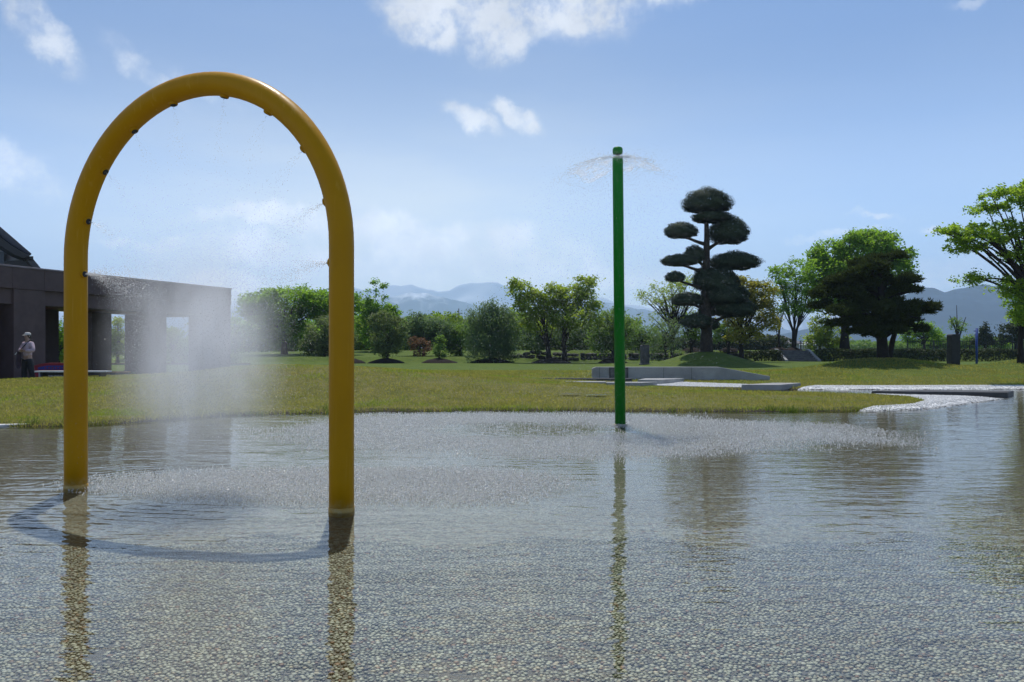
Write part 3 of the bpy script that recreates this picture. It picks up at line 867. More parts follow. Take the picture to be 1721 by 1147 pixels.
# black railing on the terrace
RAILM = pbr('black_iron', (0.012, 0.012, 0.013), None, 10, 0.5)
def railing(x0, x1, y, label):
    z0 = 1.02
    r = empty('railing', ((x0 + x1) / 2, y, z0), 0, label, 'railing')
    L = x1 - x0; h = .84
    for zz in (.12, h - .06):
        MB().box((-L / 2, -.016, zz), (L / 2, .016, zz + .04)).build('rail', RAILM, r)
    n = int(L / 1.9)
    for i in range(n + 1):
        x = -L / 2 + L * i / n
        MB().box((x - .03, -.03, -.1), (x + .03, .03, h + .05)).build('post', RAILM, r)
    mb = MB(); k = int(L / .17)
    for i in range(k):
        x = -L / 2 + L * (i + .5) / k
        mb.box((x - .012, -.01, .16), (x + .012, .01, h - .06))
    tag(mb.build('bars', RAILM, r), kind='stuff')
railing(PX(1525, 63), PX(1790, 63), 63.0, 'black iron railing on the terrace behind the dark pine')
railing(PX(1345, 66), PX(1400, 66), 66.0, 'short black iron railing behind the garden steps')

# ------------------------------------------------------------------ pavilion on the left
PAVM = pbr('dark_stone_cladding', (0.115, 0.076, 0.072), (0.086, 0.057, 0.056), 1.6, 0.7, 0.3, 0.003, 40)
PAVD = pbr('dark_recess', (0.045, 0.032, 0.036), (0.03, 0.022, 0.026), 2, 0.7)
SOFF = pbr('red_brown_soffit', (0.22, 0.085, 0.05), (0.17, 0.065, 0.04), 3, 0.6)
COPE = pbr('pale_coping', (0.24, 0.20, 0.22), None, 3, 0.6)
pav = empty('pavilion', (BO[0], BO[1], 0.1), math.atan2(BA[1], BA[0]), 'long flat roofed pavilion of dark reddish stone with square pillars', 'pavilion')
PT = 3.90; PB = 2.64; PG = 3.17
LEN0, LEN1, DEP = -14.0, 11.37, 5.6
b = MB()
b.box((LEN0, 0, PG), (LEN1, DEP, PT))
b.build('roof_beam', PAVM, pav, bevel=.02)
_x = LEN0
while _x < LEN1 - .05:
    _w = min(1.2, LEN1 - _x)
    MB().box((_x + .004, -.022, PG + .004), (_x + _w - .004, -.001, PT - .004)).build('cladding_panel', PAVM, pav, bevel=.004)
    _x += 1.2
segs = [(LEN0, .46), (1.67, 6.46), (7.37, 9.5)]
for (a, c) in segs:
    MB().box((a + .002, .10, PB), (c - .002, .7, PG - .003)).build('beam_panel', PAVM, pav, bevel=.01)
MB().box((LEN1 - .7, .702, PB), (LEN1 - .1, DEP - .3, PG - .003)).build('beam_panel', PAVM, pav, bevel=.01)
MB().box((LEN0, .72, PB + .12), (LEN1 - .72, DEP - .1, PB + .2)).build('soffit', SOFF, pav)
MB().box((LEN0, -.05, PT + .002), (LEN1 + .03, .35, PT + .06)).build('coping', COPE, pav, bevel=.01)
MB().box((LEN1 - .33, .352, PT + .002), (LEN1 + .03, DEP, PT + .06)).build('coping', COPE, pav, bevel=.01)
for (a, c, d0, d1) in ((.46, 1.67, 0.003, .85), (6.46, 7.37, 0.003, .75), (9.5, 11.36, 0.003, .8), (4.7, 5.8, 4.3, 5.2), (7.46, 8.52, 4.3, 5.2), (10.2, 11.2, 4.5, 5.3), (-2.4, -1.4, .003, .8)):
    MB().box((a, d0, -.3), (c, d1, PB + .1 if d0 > 1 else PG - .002)).build('pillar', PAVM, pav, bevel=.015)
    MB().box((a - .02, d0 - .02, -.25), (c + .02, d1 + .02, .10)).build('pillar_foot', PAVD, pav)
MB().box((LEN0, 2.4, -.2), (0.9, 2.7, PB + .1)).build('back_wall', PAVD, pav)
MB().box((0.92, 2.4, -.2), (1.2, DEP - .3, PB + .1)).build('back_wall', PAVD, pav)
for i in range(6):
    fr = MB().box((-7 + i * 1.25, 2.33, .1), (-7 + i * 1.25 + 1.1, 2.395, 2.3)).build('window', pbr('dark_frame', (.03, .03, .03)), pav) if i == 0 else None
    if fr is None:
        fr = bpy.data.objects['window'].copy(); COL.objects.link(fr); fr.location.x = i * 1.25
        pn = bpy.data.objects['pane'].copy(); COL.objects.link(pn); pn.parent = fr
    else:
        MB().box((-6.92, 2.318, .2), (-5.98, 2.329, 2.2)).build('pane', pbr('dark_glass', (.02, .022, .025), None, 2, .06, .6), fr)
# red paving in front
PAVE = pbr('red_paving', (0.26, 0.075, 0.065), (0.20, 0.06, 0.055), 5, 0.85, 0.2, 0.003, 60)
def L2W(l, n): return (BO[0] + BA[0] * l + BN[0] * n, BO[1] + BA[1] * l + BN[1] * n)
paving = tag(poly_sheet('red_paving', [L2W(-30, -0.95), L2W(2.6, -0.95), L2W(3.3, -0.1), L2W(3.3, 12), L2W(-30, 12)], PAVE, 0.02, 1.0), kind='structure')

# ------------------------------------------------------------------ hall with swept roof behind
ROOFM = pbr('slate_roof', (0.055, 0.055, 0.068), (0.04, 0.04, 0.05), 3, 0.45, 0.5, 0.01, 16)
FASC = pbr('black_fascia', (0.022, 0.022, 0.024), None, 3, 0.5)
PLAS = pbr('grey_plaster', (0.34, 0.345, 0.35), (0.29, 0.295, 0.3), 2, 0.8)
hall = empty('hall', P(-40, 600, 42), 0, 'hall with dark swept roof and grey gable behind the pavilion', 'hall')
ho = hall.location
def hp(px, py, D): q = P(px, py, D); return (q.x - ho.x, q.y - ho.y, q.z - ho.z)
def extr(pts, D0, D1, name, mat, parent):
    """outline in pixels at D0 extruded straight back to D1"""
    n = len(pts)
    fr = [hp(px, py, D0) for px, py in pts]; bk = [(p[0] - (D1 - D0) * 0.85, p[1] + (D1 - D0), p[2]) for p in fr]
    mb = MB(); mb.add(fr + bk, [tuple(range(n)), tuple(range(n, 2 * n))[::-1]] + [((i + 1) % n, i, n + i, n + (i + 1) % n) for i in range(n)])
    return mb.build(name, mat, parent)
top = [(-330, 60), (-200, 178), (-110, 266), (-50, 330), (0, 381), (28, 405), (44, 419), (53, 426.5)]
low = [(52, 429), (40, 424), (20, 412), (0, 397), (-50, 350), (-110, 290), (-200, 205), (-330, 90)]
rf = extr(top + low, 40, 56, 'roof', ROOFM, hall)
low2 = [(49, 431), (40, 434.5), (24, 428), (0, 413), (-50, 372), (-110, 318), (-200, 240), (-330, 130)]
extr([(p[0] - 1, p[1] + .5) for p in low[::-1]][::-1] + low2[::-1], 39.8, 40.6, 'bargeboard', FASC, hall)
extr([(-330, 130), (-200, 240), (-110, 318), (0, 416), (24, 430), (36, 437), (36, 520), (-330, 520)], 41.2, 54, 'gable_wall', PLAS, hall)
extr([(-330, 400), (7, 424), (7, 520), (-330, 520)], 40.9, 41.19, 'corner_pier', pbr('slate_grey', (.10, .12, .15)), hall)
extr([(45, 431), (56, 431), (56, 435.5), (43, 436)], 39.9, 54, 'gutter', FASC, hall)
extr([(44, 436), (56, 435.8), (72, 455), (72, 460), (60, 456)], 40.2, 54, 'skirt_roof', ROOFM, hall)
extr([(8, 439), (44, 437), (58, 456), (58, 520), (8, 520)], 40.7, 41.19, 'dark_gap', FASC, hall)  # black box standing in for the shaded gap under the roof

# low retaining wall seen through the pillars
LW = pbr('pale_green_wall', (0.20, 0.24, 0.22), (0.15, 0.18, 0.165), 1.5, 0.8)
lw = empty('garden_wall', (PX(290, 46), 46, tz(PX(290, 46), 46)), 0, 'low pale garden wall beyond the pavilion pillars', 'wall')
xa, xb = PX(60, 46) - lw.location.x, PX(420, 46) - lw.location.x
zt_ = PZ(612.5, 46) - lw.location.z; 
MB().box((xa, -.12, -.4), (xb, .12, zt_)).build('wall_body', LW, lw, bevel=.01)
MB().box((xa, -.17, zt_ + .002), (xb, .17, zt_ + .07)).build('coping', pbr('rust_rail', (.14, .075, .045)), lw)

# ------------------------------------------------------------------ banner stand, benches
RED = pbr('red_panel', (0.30, 0.018, 0.03), (0.25, .015, .028), 4, 0.5)
BLU = pbr('blue_print', (0.03, 0.035, 0.30), (0.05, 0.04, 0.22), 8, 0.5)
GRY = pbr('pale_print', (0.36, 0.34, 0.38), (0.30, 0.28, 0.32), 8, 0.6)
bd = empty('notice_stand', (PX(97, 27.6), 27.6, 0.12), 0.05, 'low red notice stand with blue band behind the white bench', 'notice stand')
bw, bh = 1.60, 0.60
poly = [(-bw / 2, 0), (bw / 2, 0), (bw / 2, bh - .10), (bw / 2 - .22, bh - .03), (bw * .18, bh), (-bw * .18, bh), (-bw / 2 + .22, bh - .03), (-bw / 2, bh - .10)]
mb = MB(); n = len(poly)
mb.add([(p[0], -.05, p[1]) for p in poly] + [(p[0], .05, p[1]) for p in poly], [tuple(range(n)), tuple(range(n, 2 * n))[::-1]] + [((i + 1) % n, i, n + i, n + (i + 1) % n) for i in range(n)])
mb.build('panel', RED, bd, bevel=.01)
MB().add([(-.64, -.053, .37), (.64, -.053, .37), (.64, -.053, .45), (.3, -.053, .51), (-.3, -.053, .51), (-.64, -.053, .45)], [(0, 1, 2, 3, 4, 5)]).build('blue_band', BLU, bd)
MB().add([(-.62, -.053, .10), (.62, -.053, .10), (.62, -.053, .31), (-.62, -.053, .31)], [(0, 1, 2, 3)]).build('white_band', GRY, bd)
mb = MB(); rr = random.Random(3)
x = -.58
while x < .56:
    w = rr.uniform(.06, .10); z = .16
    for k in range(3):
        q = rr.random()
        if q < .5: mb.add([(x, -.056, z + k * .04), (x + w, -.056, z + k * .04), (x + w, -.056, z + k * .04 + .016), (x, -.056, z + k * .04 + .016)], [(0, 1, 2, 3)])
        else:
            xx = x + rr.uniform(0, w - .02); mb.add([(xx, -.0565, z), (xx + .02, -.0565, z), (xx + .02, -.0565, z + .12), (xx, -.0565, z + .12)], [(0, 1, 2, 3)])
    x += w + .03
tag(mb.build('lettering', BLACK, bd), kind='stuff')
mb = MB()
for k in range(7):
    xx = -.42 + k * .12
    mb.add([(xx, -.056, .415), (xx + .08, -.056, .42), (xx + .08, -.056, .44), (xx, -.056, .435)], [(0, 1, 2, 3)])
    mb.add([(xx + .03, -.0565, .40), (xx + .05, -.0565, .40), (xx + .05, -.0565, .465), (xx + .03, -.0565, .465)], [(0, 1, 2, 3)])
tag(mb.build('lettering', RED, bd), kind='stuff')

WHT = pbr('white_laminate', (0.66, 0.66, 0.67), None, 3, 0.4)
bn = empty('white_bench', (PX(123.5, 26.0), 26.0, 0.12), 0.02, 'long white topped bench with dark legs in front of the pavilion', 'bench')
bl = (183 - 64) / F * 26.0 / 2; bz = PZ(623.5, 26) - .12
MB().box((-bl, -.2, bz - .045), (bl, .2, bz)).build('seat', WHT, bn, bevel=.008)
for sx in (-bl + .22, bl - .22):
    MB().box((sx - .035, -.17, 0), (sx + .035, .17, bz - .046)).build('leg', BLACK, bn)
MB().box((-bl + .26, -.03, bz - .14), (bl - .26, .03, bz - .06)).build('stretcher', BLACK, bn)
WOOD = pbr('orange_wood', (0.42, 0.17, 0.05), (0.32, 0.12, 0.035), 6, 0.6)
ob = empty('wood_bench', (PX(196, 31), 31, tz(PX(196, 31), 31)), 0, 'small orange wooden bench on two brackets by the dark pillar', 'bench')
ow = 20 / F * 31
oz = PZ(624.5, 31) - ob.location.z
for k in range(3):
    MB().box((-ow, -.2 + k * .135, oz - .04), (ow, -.2 + k * .135 + .125, oz)).build('slat', WOOD, ob, bevel=.006)
for sx in (-.07 - .0, .25):
    MB().add([(sx - .04, -.15, -.1), (sx + .04, -.15, -.1), (sx + .04, .15, -.1), (sx - .04, .15, -.1), (sx - .12, -.19, oz - .042), (sx + .12, -.19, oz - .042), (sx + .12, .19, oz - .042), (sx - .12, .19, oz - .042)],
             [(3, 2, 1, 0), (4, 5, 6, 7), (0, 1, 5, 4), (1, 2, 6, 5), (2, 3, 7, 6), (3, 0, 4, 7)]).build('bracket', BLACK, ob)

# ------------------------------------------------------------------ person
def skin_mesh(name, verts, edges, radii, mat, parent, sub=2, root=0):
    me = bpy.data.meshes.new(name); me.from_pydata(verts, edges, [])
    o = bpy.data.objects.new(name, me); COL.objects.link(o)
    o.modifiers.new('skin', 'SKIN')
    if not me.skin_vertices: 
        bm = bmesh.new(); bm.from_mesh(me); bm.verts.layers.skin.verify(); bm.to_mesh(me); bm.free()
    sv = me.skin_vertices[0].data
    for i, r in enumerate(radii):
        sv[i].radius = r if isinstance(r, tuple) else (r, r)
        sv[i].use_root = (i == root)
    s = o.modifiers.new('sub', 'SUBSURF'); s.levels = sub; s.render_levels = sub
    dg = bpy.context.evaluated_depsgraph_get(); dg.update()
    m2 = bpy.data.meshes.new_from_object(o.evaluated_get(dg))
    o.modifiers.clear(); o.data = m2; bpy.data.meshes.remove(me); m2.name = name
    m2.materials.clear(); m2.materials.append(mat)
    m2.polygons.foreach_set('use_smooth', [True] * len(m2.polygons))
    o.parent = parent
    return o
SKIN = pbr('skin', (0.40, 0.25, 0.19), None, 10, 0.5)
JACK = pbr('pale_pink_jacket', (0.50, 0.38, 0.42), (0.42, 0.32, 0.36), 6, 0.85)
TROU = pbr('black_trousers', (0.018, 0.017, 0.02), None, 10, 0.85)
CAPM = pbr('pale_cap', (0.52, 0.50, 0.47), (0.44, 0.42, 0.40), 14, 0.85)
HAIR = pbr('black_hair', (0.012, 0.010, 0.009), None, 30, 0.5)
per = empty('person', (PX(46.5, 25.8), 25.8, 0.125), R(-22), 'person in a pale cap and pinkish jacket with folded arms before the dark pillar', 'person')
# local: x right, -y towards the viewer, z up
bv = []; be = []; br = []
def chain(pts, rad, root=None):
    prev = root
    for p, r in zip(pts, rad):
        bv.append(p); br.append(r); i = len(bv) - 1
        if prev is not None: be.append((prev, i))
        prev = i
    return prev
pel = chain([(0, 0, .84)], [(.135, .10)])
ch = chain([(0, .0, 1.0), (0, 0, 1.16), (0, .01, 1.28)], [(.125, .09), (.15, .105), (.10, .08)], pel)
hd = chain([(0, .0, 1.35), (0, -.015, 1.42), (0, -.02, 1.50), (0, -.01, 1.555)], [.052, (.066, .078), (.072, .086), (.05, .06)], ch)
for sg, foot in ((-1, -.02), (1, .05)):
    k = chain([(sg * .085, 0, .78), (sg * .10, -.01 + foot, .45), (sg * .11, foot + .02, .10)], [.085, .058, .038], pel)
    chain([(sg * .12, foot - .06, .035), (sg * .125, foot - .14, .028)], [.034, .028], k)
# arms folded across the chest
def arm(sg, el, wr, hand_dir):
    s = chain([(sg * .15, .01, 1.25), el, wr], [.052, .042, .030], ch)
    w = Vector(wr); d = Vector(hand_dir).normalized()
    pm = chain([tuple(w + d * .05)], [(.034, .018)], s)
    up = Vector((0, 0, 1)); up = (up - d * up.dot(d)).normalized()
    nrm = d.cross(up)
    for j, (off, ln) in enumerate(((.024, .062), (.009, .072), (-.008, .068), (-.023, .052))):
        b0 = w + d * .085 + up * off
        chain([tuple(b0), tuple(b0 + d * ln * .5 + nrm * .008), tuple(b0 + d * ln * .9 + nrm * .022)], [.0085, .008, .0065], pm)
    b0 = w + d * .03 + up * .034
    chain([tuple(b0), tuple(b0 + d * .025 + up * .022), tuple(b0 + d * .05 + up * .028)], [.010, .009, .0075], pm)
arm(1, (.30, -.02, 1.03), (.10, -.19, 1.02), (-1, -.15, .02))
arm(-1, (-.24, -.06, 1.03), (-.05, -.215, 1.05), (1, .05, .05))
body = skin_mesh('body', bv, be, br, SKIN, per, 1)
mb = MB().ellipsoid((0, -.105, 1.478), (.011, .018, .016), 8, 6)
mb.build('nose', SKIN, per, True)
for sg in (-1, 1): MB().ellipsoid((sg * .028, -.094, 1.495), (.010, .006, .006), 8, 6).build('eye', HAIR, per, True)
MB().ellipsoid((0, -.096, 1.447), (.02, .006, .005), 8, 6).build('mouth', pbr('lip', (.28, .11, .10)), per, True)
for sg in (-1, 1): MB().ellipsoid((sg * .075, .0, 1.485), (.012, .02, .03), 8, 6).build('ear', SKIN, per, True)
MB().ellipsoid((0, .018, 1.49), (.080, .088, .095), 14, 10).build('hair', HAIR, per, True)
cp = MB().lathe([(.098, 1.525), (.097, 1.555), (.085, 1.592), (.055, 1.615), (.01, 1.622)], 18)
co_ = cp.build('cap', CAPM, per, True)
MB().add([(-.075, -.07, 1.528), (.075, -.07, 1.528), (.06, -.15, 1.512), (.02, -.165, 1.51), (-.02, -.165, 1.51), (-.06, -.15, 1.512),
          (-.075, -.07, 1.54), (.075, -.07, 1.54), (.06, -.15, 1.52), (.02, -.165, 1.518), (-.02, -.165, 1.518), (-.06, -.15, 1.52)],
         [(5, 4, 3, 2, 1, 0), (6, 7, 8, 9, 10, 11)] + [(i, (i + 1) % 6, 6 + (i + 1) % 6, 6 + i) for i in range(6)]).build('brim', CAPM, co_, True)
jv = [(0, 0, .80), (0, 0, .98), (0, 0, 1.15), (0, .01, 1.27), (0, .02, 1.33)]
jr = [(.165, .13), (.155, .12), (.175, .13), (.13, .10), (.085, .085)]
je = [(0, 1), (1, 2), (2, 3), (3, 4)]
for el, wr, sg in (((.30, -.02, 1.02), (.12, -.18, 1.015), 1), ((-.24, -.06, 1.02), (-.07, -.20, 1.04), -1)):
    i = len(jv); jv += [(sg * .16, .01, 1.25), el, wr]; jr += [.078, .082, .058]; je += [(3, i), (i, i + 1), (i + 1, i + 2)]
jk = skin_mesh('jacket', jv, je, jr, JACK, per, 2)
MB().tube([(.10, .10, 1.36), (.12, .0, 1.37), (.03, -.125, 1.2), (-.10, -.165, 1.04), (-.19, -.14, .92)], .014, 8).build('strap', BLACK, per, True)
skin_mesh('trousers', [(0, 0, .86), (-.10, -.02, .62), (-.125, -.03, .30), (-.13, -.0, .07), (.10, .02, .62), (.135, .04, .30), (.15, .07, .07)],
          [(0, 1), (1, 2), (2, 3), (0, 4), (4, 5), (5, 6)], [(.15, .12), .105, .088, .082, .105, .088, .082], TROU, per, 2)
for sg, foot in ((-1, -.02), (1, .05)):
    MB().ellipsoid((sg * .125, foot - .07, .035), (.05, .13, .045), 12, 8).build('shoe', BLACK, per, True)
# coat carried over the forearm
cv = bmesh.new()
mb = MB()
pr = []
for i, z in enumerate((1.0, .9, .75, .6, .47)):
    w = (.06, .085, .10, .10, .085)[i]
    for k in range(10):
        a = 2 * math.pi * k / 10
        pr.append((-.27 + w * math.cos(a) * (1 + .15 * math.sin(3 * a + i)), -.10 + .05 * math.sin(a), z + .03 * math.sin(2 * a) * (i == 4)))
f = [tuple(range(10))[::-1], tuple(40 + k for k in range(10))]
for i in range(4):
    for k in range(10): f.append((i * 10 + k, (i + 1) * 10 + k, (i + 1) * 10 + (k + 1) % 10, i * 10 + (k + 1) % 10))
cv.free()
mb.add(pr, f)
tag(mb.build('carried_coat', pbr('dark_purple_cloth', (.06, .038, .052), None, 8, .9), None, True), 'dark coat hanging over the forearm of the person in the cap', 'coat')
coat = bpy.data.objects['carried_coat']; coat.location = per.location; coat.rotation_euler = per.rotation_euler
pz = MB().box((-.06, -.008, -.012), (.06, .008, .012)).build('folded_paper', pbr('white_paper', (.75, .75, .75)), None)
tag(pz, 'small white folded paper sticking out beside the carried coat', 'paper')
pz.location = per.matrix_basis @ Vector((-.375, -.12, .93)); pz.rotation_euler = (0, R(-35), R(-22))

# ------------------------------------------------------------------ foliage
def leaf_mat(name, c1, c2, trans=0.45, rough=0.6, c3=None, spec=0.25):
    m, t = material(name)
    out = t.new('ShaderNodeOutputMaterial')
    g = t.new('ShaderNodeNewGeometry')
    co = t.new('ShaderNodeTexCoord').outputs['Object']
    f = t.math('ADD', t.math('MULTIPLY', g.outputs['Random Per Island'], 0.6), t.math('MULTIPLY', t.mapr(t.noise(co, 0.9, 3), 0.3, 0.7), 0.4))
    c = t.mix(f, c1, c2)
    if c3: c = t.mix(t.mapr(t.noise(co, 0.6, 3), 0.52, 0.66), c, c3)
    p = t.new('ShaderNodeBsdfPrincipled'); t.l.new(c, p.inputs['Base Color'])
    p.inputs['Roughness'].default_value = rough; p.inputs['Specular IOR Level'].default_value = spec
    tr = t.new('ShaderNodeBsdfTranslucent')
    ct = t.mix(1.0, c, (1.0, 1.0, 0.55), 'MULTIPLY')
    ct2 = t.new('ShaderNodeVectorMath', operation='SCALE'); t.l.new(ct, ct2.inputs[0]); ct2.inputs['Scale'].default_value = 2.3
    t.l.new(ct2.outputs[0], tr.inputs['Color'])
    mx = t.new('ShaderNodeMixShader'); mx.inputs[0].default_value = trans
    t.l.new(p.outputs[0], mx.inputs[1]); t.l.new(tr.outputs[0], mx.inputs[2])
    t.l.new(mx.outputs[0], out.inputs[0])
    return m
L_BRIGHT = leaf_mat('leaf_bright', (0.1015, 0.1958, 0.0203), (0.174, 0.2755, 0.0319), 0.5)
L_YELLOW = leaf_mat('leaf_yellow_green', (0.147, 0.217, 0.0252), (0.238, 0.28, 0.049), 0.5)
L_GOLD = leaf_mat('leaf_olive_gold', (0.14, 0.161, 0.0252), (0.238, 0.203, 0.042), 0.5)
L_MAPLE = leaf_mat('leaf_maple', (0.13, 0.22, 0.02), (0.21, 0.29, 0.04), 0.55)
L_BELT = leaf_mat('leaf_belt', (0.085, 0.145, 0.022), (0.15, 0.20, 0.04), 0.5)
L_MID = leaf_mat('leaf_mid', (0.0911, 0.164, 0.0328), (0.155, 0.2369, 0.0547), 0.4)
L_DULL = leaf_mat('leaf_dull', (0.0878, 0.1264, 0.0491), (0.1492, 0.1843, 0.0789), 0.35)
L_BLUE = leaf_mat('leaf_grey_green', (0.0676, 0.1183, 0.0541), (0.1268, 0.1859, 0.0929), 0.35)
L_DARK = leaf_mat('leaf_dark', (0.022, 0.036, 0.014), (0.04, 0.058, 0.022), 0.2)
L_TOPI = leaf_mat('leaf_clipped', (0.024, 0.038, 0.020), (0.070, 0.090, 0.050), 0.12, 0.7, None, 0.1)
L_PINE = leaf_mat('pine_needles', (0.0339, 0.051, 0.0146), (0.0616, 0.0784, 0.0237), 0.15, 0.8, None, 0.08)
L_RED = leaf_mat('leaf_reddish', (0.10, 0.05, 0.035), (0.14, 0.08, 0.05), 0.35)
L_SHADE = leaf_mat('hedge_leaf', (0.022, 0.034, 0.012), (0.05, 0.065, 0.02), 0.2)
BARK = pbr('bark', (0.060, 0.046, 0.036), (0.032, 0.025, 0.02), 6, 0.9, 0.2, 0.015, 22)
BARK2 = pbr('dark_bark', (0.034, 0.027, 0.022), (0.02, 0.016, 0.013), 6, 0.9, 0.2, 0.015, 22)
MULCH = pbr('dark_mulch', (0.030, 0.022, 0.018), (0.016, 0.012, 0.010), 14, 0.95, 0.1, 0.03, 18)

def leaf_quads(C, size, up=0.35, seed=0, aspect=0.62, hang=False):
    """rhombic leaf clumps at C (N,3)"""
    r = np.random.default_rng(seed)
    N = len(C)
    n = r.normal(size=(N, 3)); n[:, 2] = np.abs(n[:, 2]) + up * 2
    n /= np.linalg.norm(n, axis=1, keepdims=True)
    a = r.normal(size=(N, 3))
    if hang: a = a * 0.35 + np.array([0, 0, -1.0]); 
    a -= n * (a * n).sum(1, keepdims=True)
    if hang:
        a = a / np.linalg.norm(a, axis=1, keepdims=True)
    a /= np.linalg.norm(a, axis=1, keepdims=True)
    b = np.cross(n, a)
    s = size * r.uniform(0.6, 1.3, (N, 1))
    V = np.stack([C - a * s * .5, C + b * s * .5 * aspect - n * s * .06, C + a * s * .5, C - b * s * .5 * aspect - n * s * .06], 1)
    return V.reshape(-1, 3)

def lobe_clusters(lobes, dens, seed, shell=0.5):
    """cluster centres inside ellipsoids (x,y,z,rx,ry,rz)"""
    r = np.random.default_rng(seed)
    out = []
    for (x, y, z, rx, ry, rz) in lobes:
        n = max(5, int(dens * (rx * ry * rz) ** (2 / 3)))
        d = r.normal(size=(n, 3)); d /= np.linalg.norm(d, axis=1, keepdims=True)
        rad = shell + (1 - shell) * r.random((n, 1)) ** 0.6
        p = d * rad * np.array([rx, ry, rz]) + np.array([x, y, z])
        out.append(p)
    return np.concatenate(out)

def tree(name, label, px, ybase, D, lobes_px, mat, dens=14, per=26, leaf=0.20, crad=0.45, trunk=0.16, forks=None, seed=1, bark=BARK, group=None,
         nb=34, cat='tree', hang=False, shell=0.5, base_z=None, depth=0.9, lean=0.0):
    bx = PX(px, D); bz = tz(bx, D) if base_z is None else base_z
    root = empty(name, (bx, D, bz), 0, label, cat, group)
    r = np.random.default_rng(seed)
    dens *= 1.6; leaf *= .92; per = int(per * 1.75)
    lobes = []
    k = D / F
    for (lx, ly, rx, ry) in lobes_px:
        lobes.append(((lx - px) * k, r.uniform(-.25, .25) * rx * k, (HY - ly) * k + HC - bz, rx * k, rx * k * depth, ry * k))
    cl = lobe_clusters(lobes, dens, seed, shell)
    cl[:, 2] = np.maximum(cl[:, 2], 0.12)
    # leaves
    n = len(cl) * per
    idx = np.repeat(np.arange(len(cl)), per)
    cr = crad * r.uniform(.6, 1.25, len(cl))
    off = r.normal(size=(n, 3)) * np.array([.5, .5, .34]) * cr[idx][:, None]
    if hang: off[:, 2] -= np.abs(r.normal(size=n)) * crad * 0.9
    C = cl[idx] + off
    C[:, 2] = np.maximum(C[:, 2], 0.05)
    V = leaf_quads(C, leaf, 0.3, seed, 0.34 if hang else 0.66, hang)
    # trunk and limbs
    mb = MB()
    zc = np.average(cl[:, 2]); top = cl[:, 2].max(); lowz = cl[:, 2].min()
    trunks = forks or [[(0, 0), (lean * .4, .5), (lean, 1.0)]]
    H = zc
    tp = []
    for tr_ in trunks:
        pts = []
        for (fx, fz) in tr_:
            pts.append(Vector((fx, r.uniform(-.04, .04), fz * H)))
        dense = []
        for a, b2 in zip(pts[:-1], pts[1:]):
            for q in (0, .34, .67): dense.append(a.lerp(b2, q))
        dense.append(pts[-1])
        rads = [trunk * (1 - .72 * i / (len(dense) - 1)) * (1.35 if i == 0 else 1) / (1 if len(trunks) == 1 else 1.25) for i in range(len(dense))]
        dense[0] = dense[0] + Vector((0, 0, -.25))
        mb.tube(dense, rads, 9)
        tp.append((dense, rads))
    sel = r.permutation(len(cl))[:nb]
    for j in sel:
        c = Vector(cl[j]); dn, rd = tp[int(np.argmin([abs(d_[-1].x - c.x) for d_, _ in tp]))]
        i0 = min(len(dn) - 1, max(2, int(len(dn) * (0.35 + 0.6 * r.random()))))
        s_ = dn[i0]
        if s_.z > c.z + .4:
            i0 = max(2, int(len(dn) * .35)); s_ = dn[i0]
        mid = s_.lerp(c, .5) + Vector((r.normal() * .1, r.normal() * .1, .12 * (c - s_).length))
        pts = [s_ * (1 - q) ** 2 + mid * 2 * q * (1 - q) + c * q * q for q in (0, .25, .5, .75, 1)]
        r0 = min(rd[i0] * .55, .03 + .022 * (c - s_).length)
        mb.tube(pts, [r0, r0 * .75, r0 * .55, r0 * .38, r0 * .16], 5, False)
    mb.build('trunk', bark, root, True)
    np_mesh('crown', V, 4, mat, root)
    return root

def mulch(px, D, w, h):
    x = PX(px, D); z = tz(x, D)
    mb = MB(); n = 26; v = []; f = []
    rr = random.Random(int(px))
    for i, t_ in enumerate((1.0, .82, .55, .28, 0.02)):
        for k in range(n):
            a = 2 * math.pi * k / n
            q = t_ * (1 + rr.uniform(-.09, .09))
            v.append((w * q * math.cos(a), w * .8 * q * math.sin(a), h * (1 - t_ ** 1.6) * rr.uniform(.85, 1.12) - (.08 if i == 0 else 0)))
    for i in range(4):
        for k in range(n): f.append((i * n + k, i * n + (k + 1) % n, (i + 1) * n + (k + 1) % n, (i + 1) * n + k))
    f.append(tuple(4 * n + k for k in range(n)))
    mb.add(v, f)
    o = mb.build('mulch_bed', MULCH, None, True, loc=(x, D, z - .02))
    return tag(o, kind='structure')

# --- left and centre row
tree('broad_tree', 'broad spreading bright green tree seen through the yellow arch', 478, 603, 64,
     [(490, 505, 60, 22), (440, 520, 38, 24), (535, 515, 42, 26), (470, 548, 50, 26), (580, 510, 28, 22), (420, 508, 22, 14)], L_BRIGHT, dens=20, per=30, leaf=.24, crad=.55, trunk=.26, seed=11)
tree('round_tree', 'dull olive rounded tree right beside the right arch leg', 545, 606, 58, [(545, 568, 32, 34), (560, 545, 20, 22), (524, 580, 18, 22), (575, 575, 26, 28)], L_DULL, dens=30, per=30, leaf=.16, crad=.4, trunk=.13, seed=12)
tree('sprouting_tree', 'bright green tree with two tall upright sprouts at its top', 633, 600, 68,
     [(632, 530, 34, 22), (616, 518, 18, 14), (652, 530, 20, 20), (630, 492, 5, 20), (644, 490, 5, 22), (618, 500, 4, 12), (636, 560, 40, 30)], L_BRIGHT, dens=24, per=30, leaf=.2, crad=.38, trunk=.16, seed=13)
tree('olive_tree', 'round olive green small tree standing in the first mulch bed right of the arch', 651, 609, 52, [(650, 562, 30, 30), (640, 540, 20, 16), (668, 555, 18, 22), (652, 585, 26, 16)], L_DULL, dens=34, per=30, leaf=.14, crad=.34, trunk=.1, seed=14)
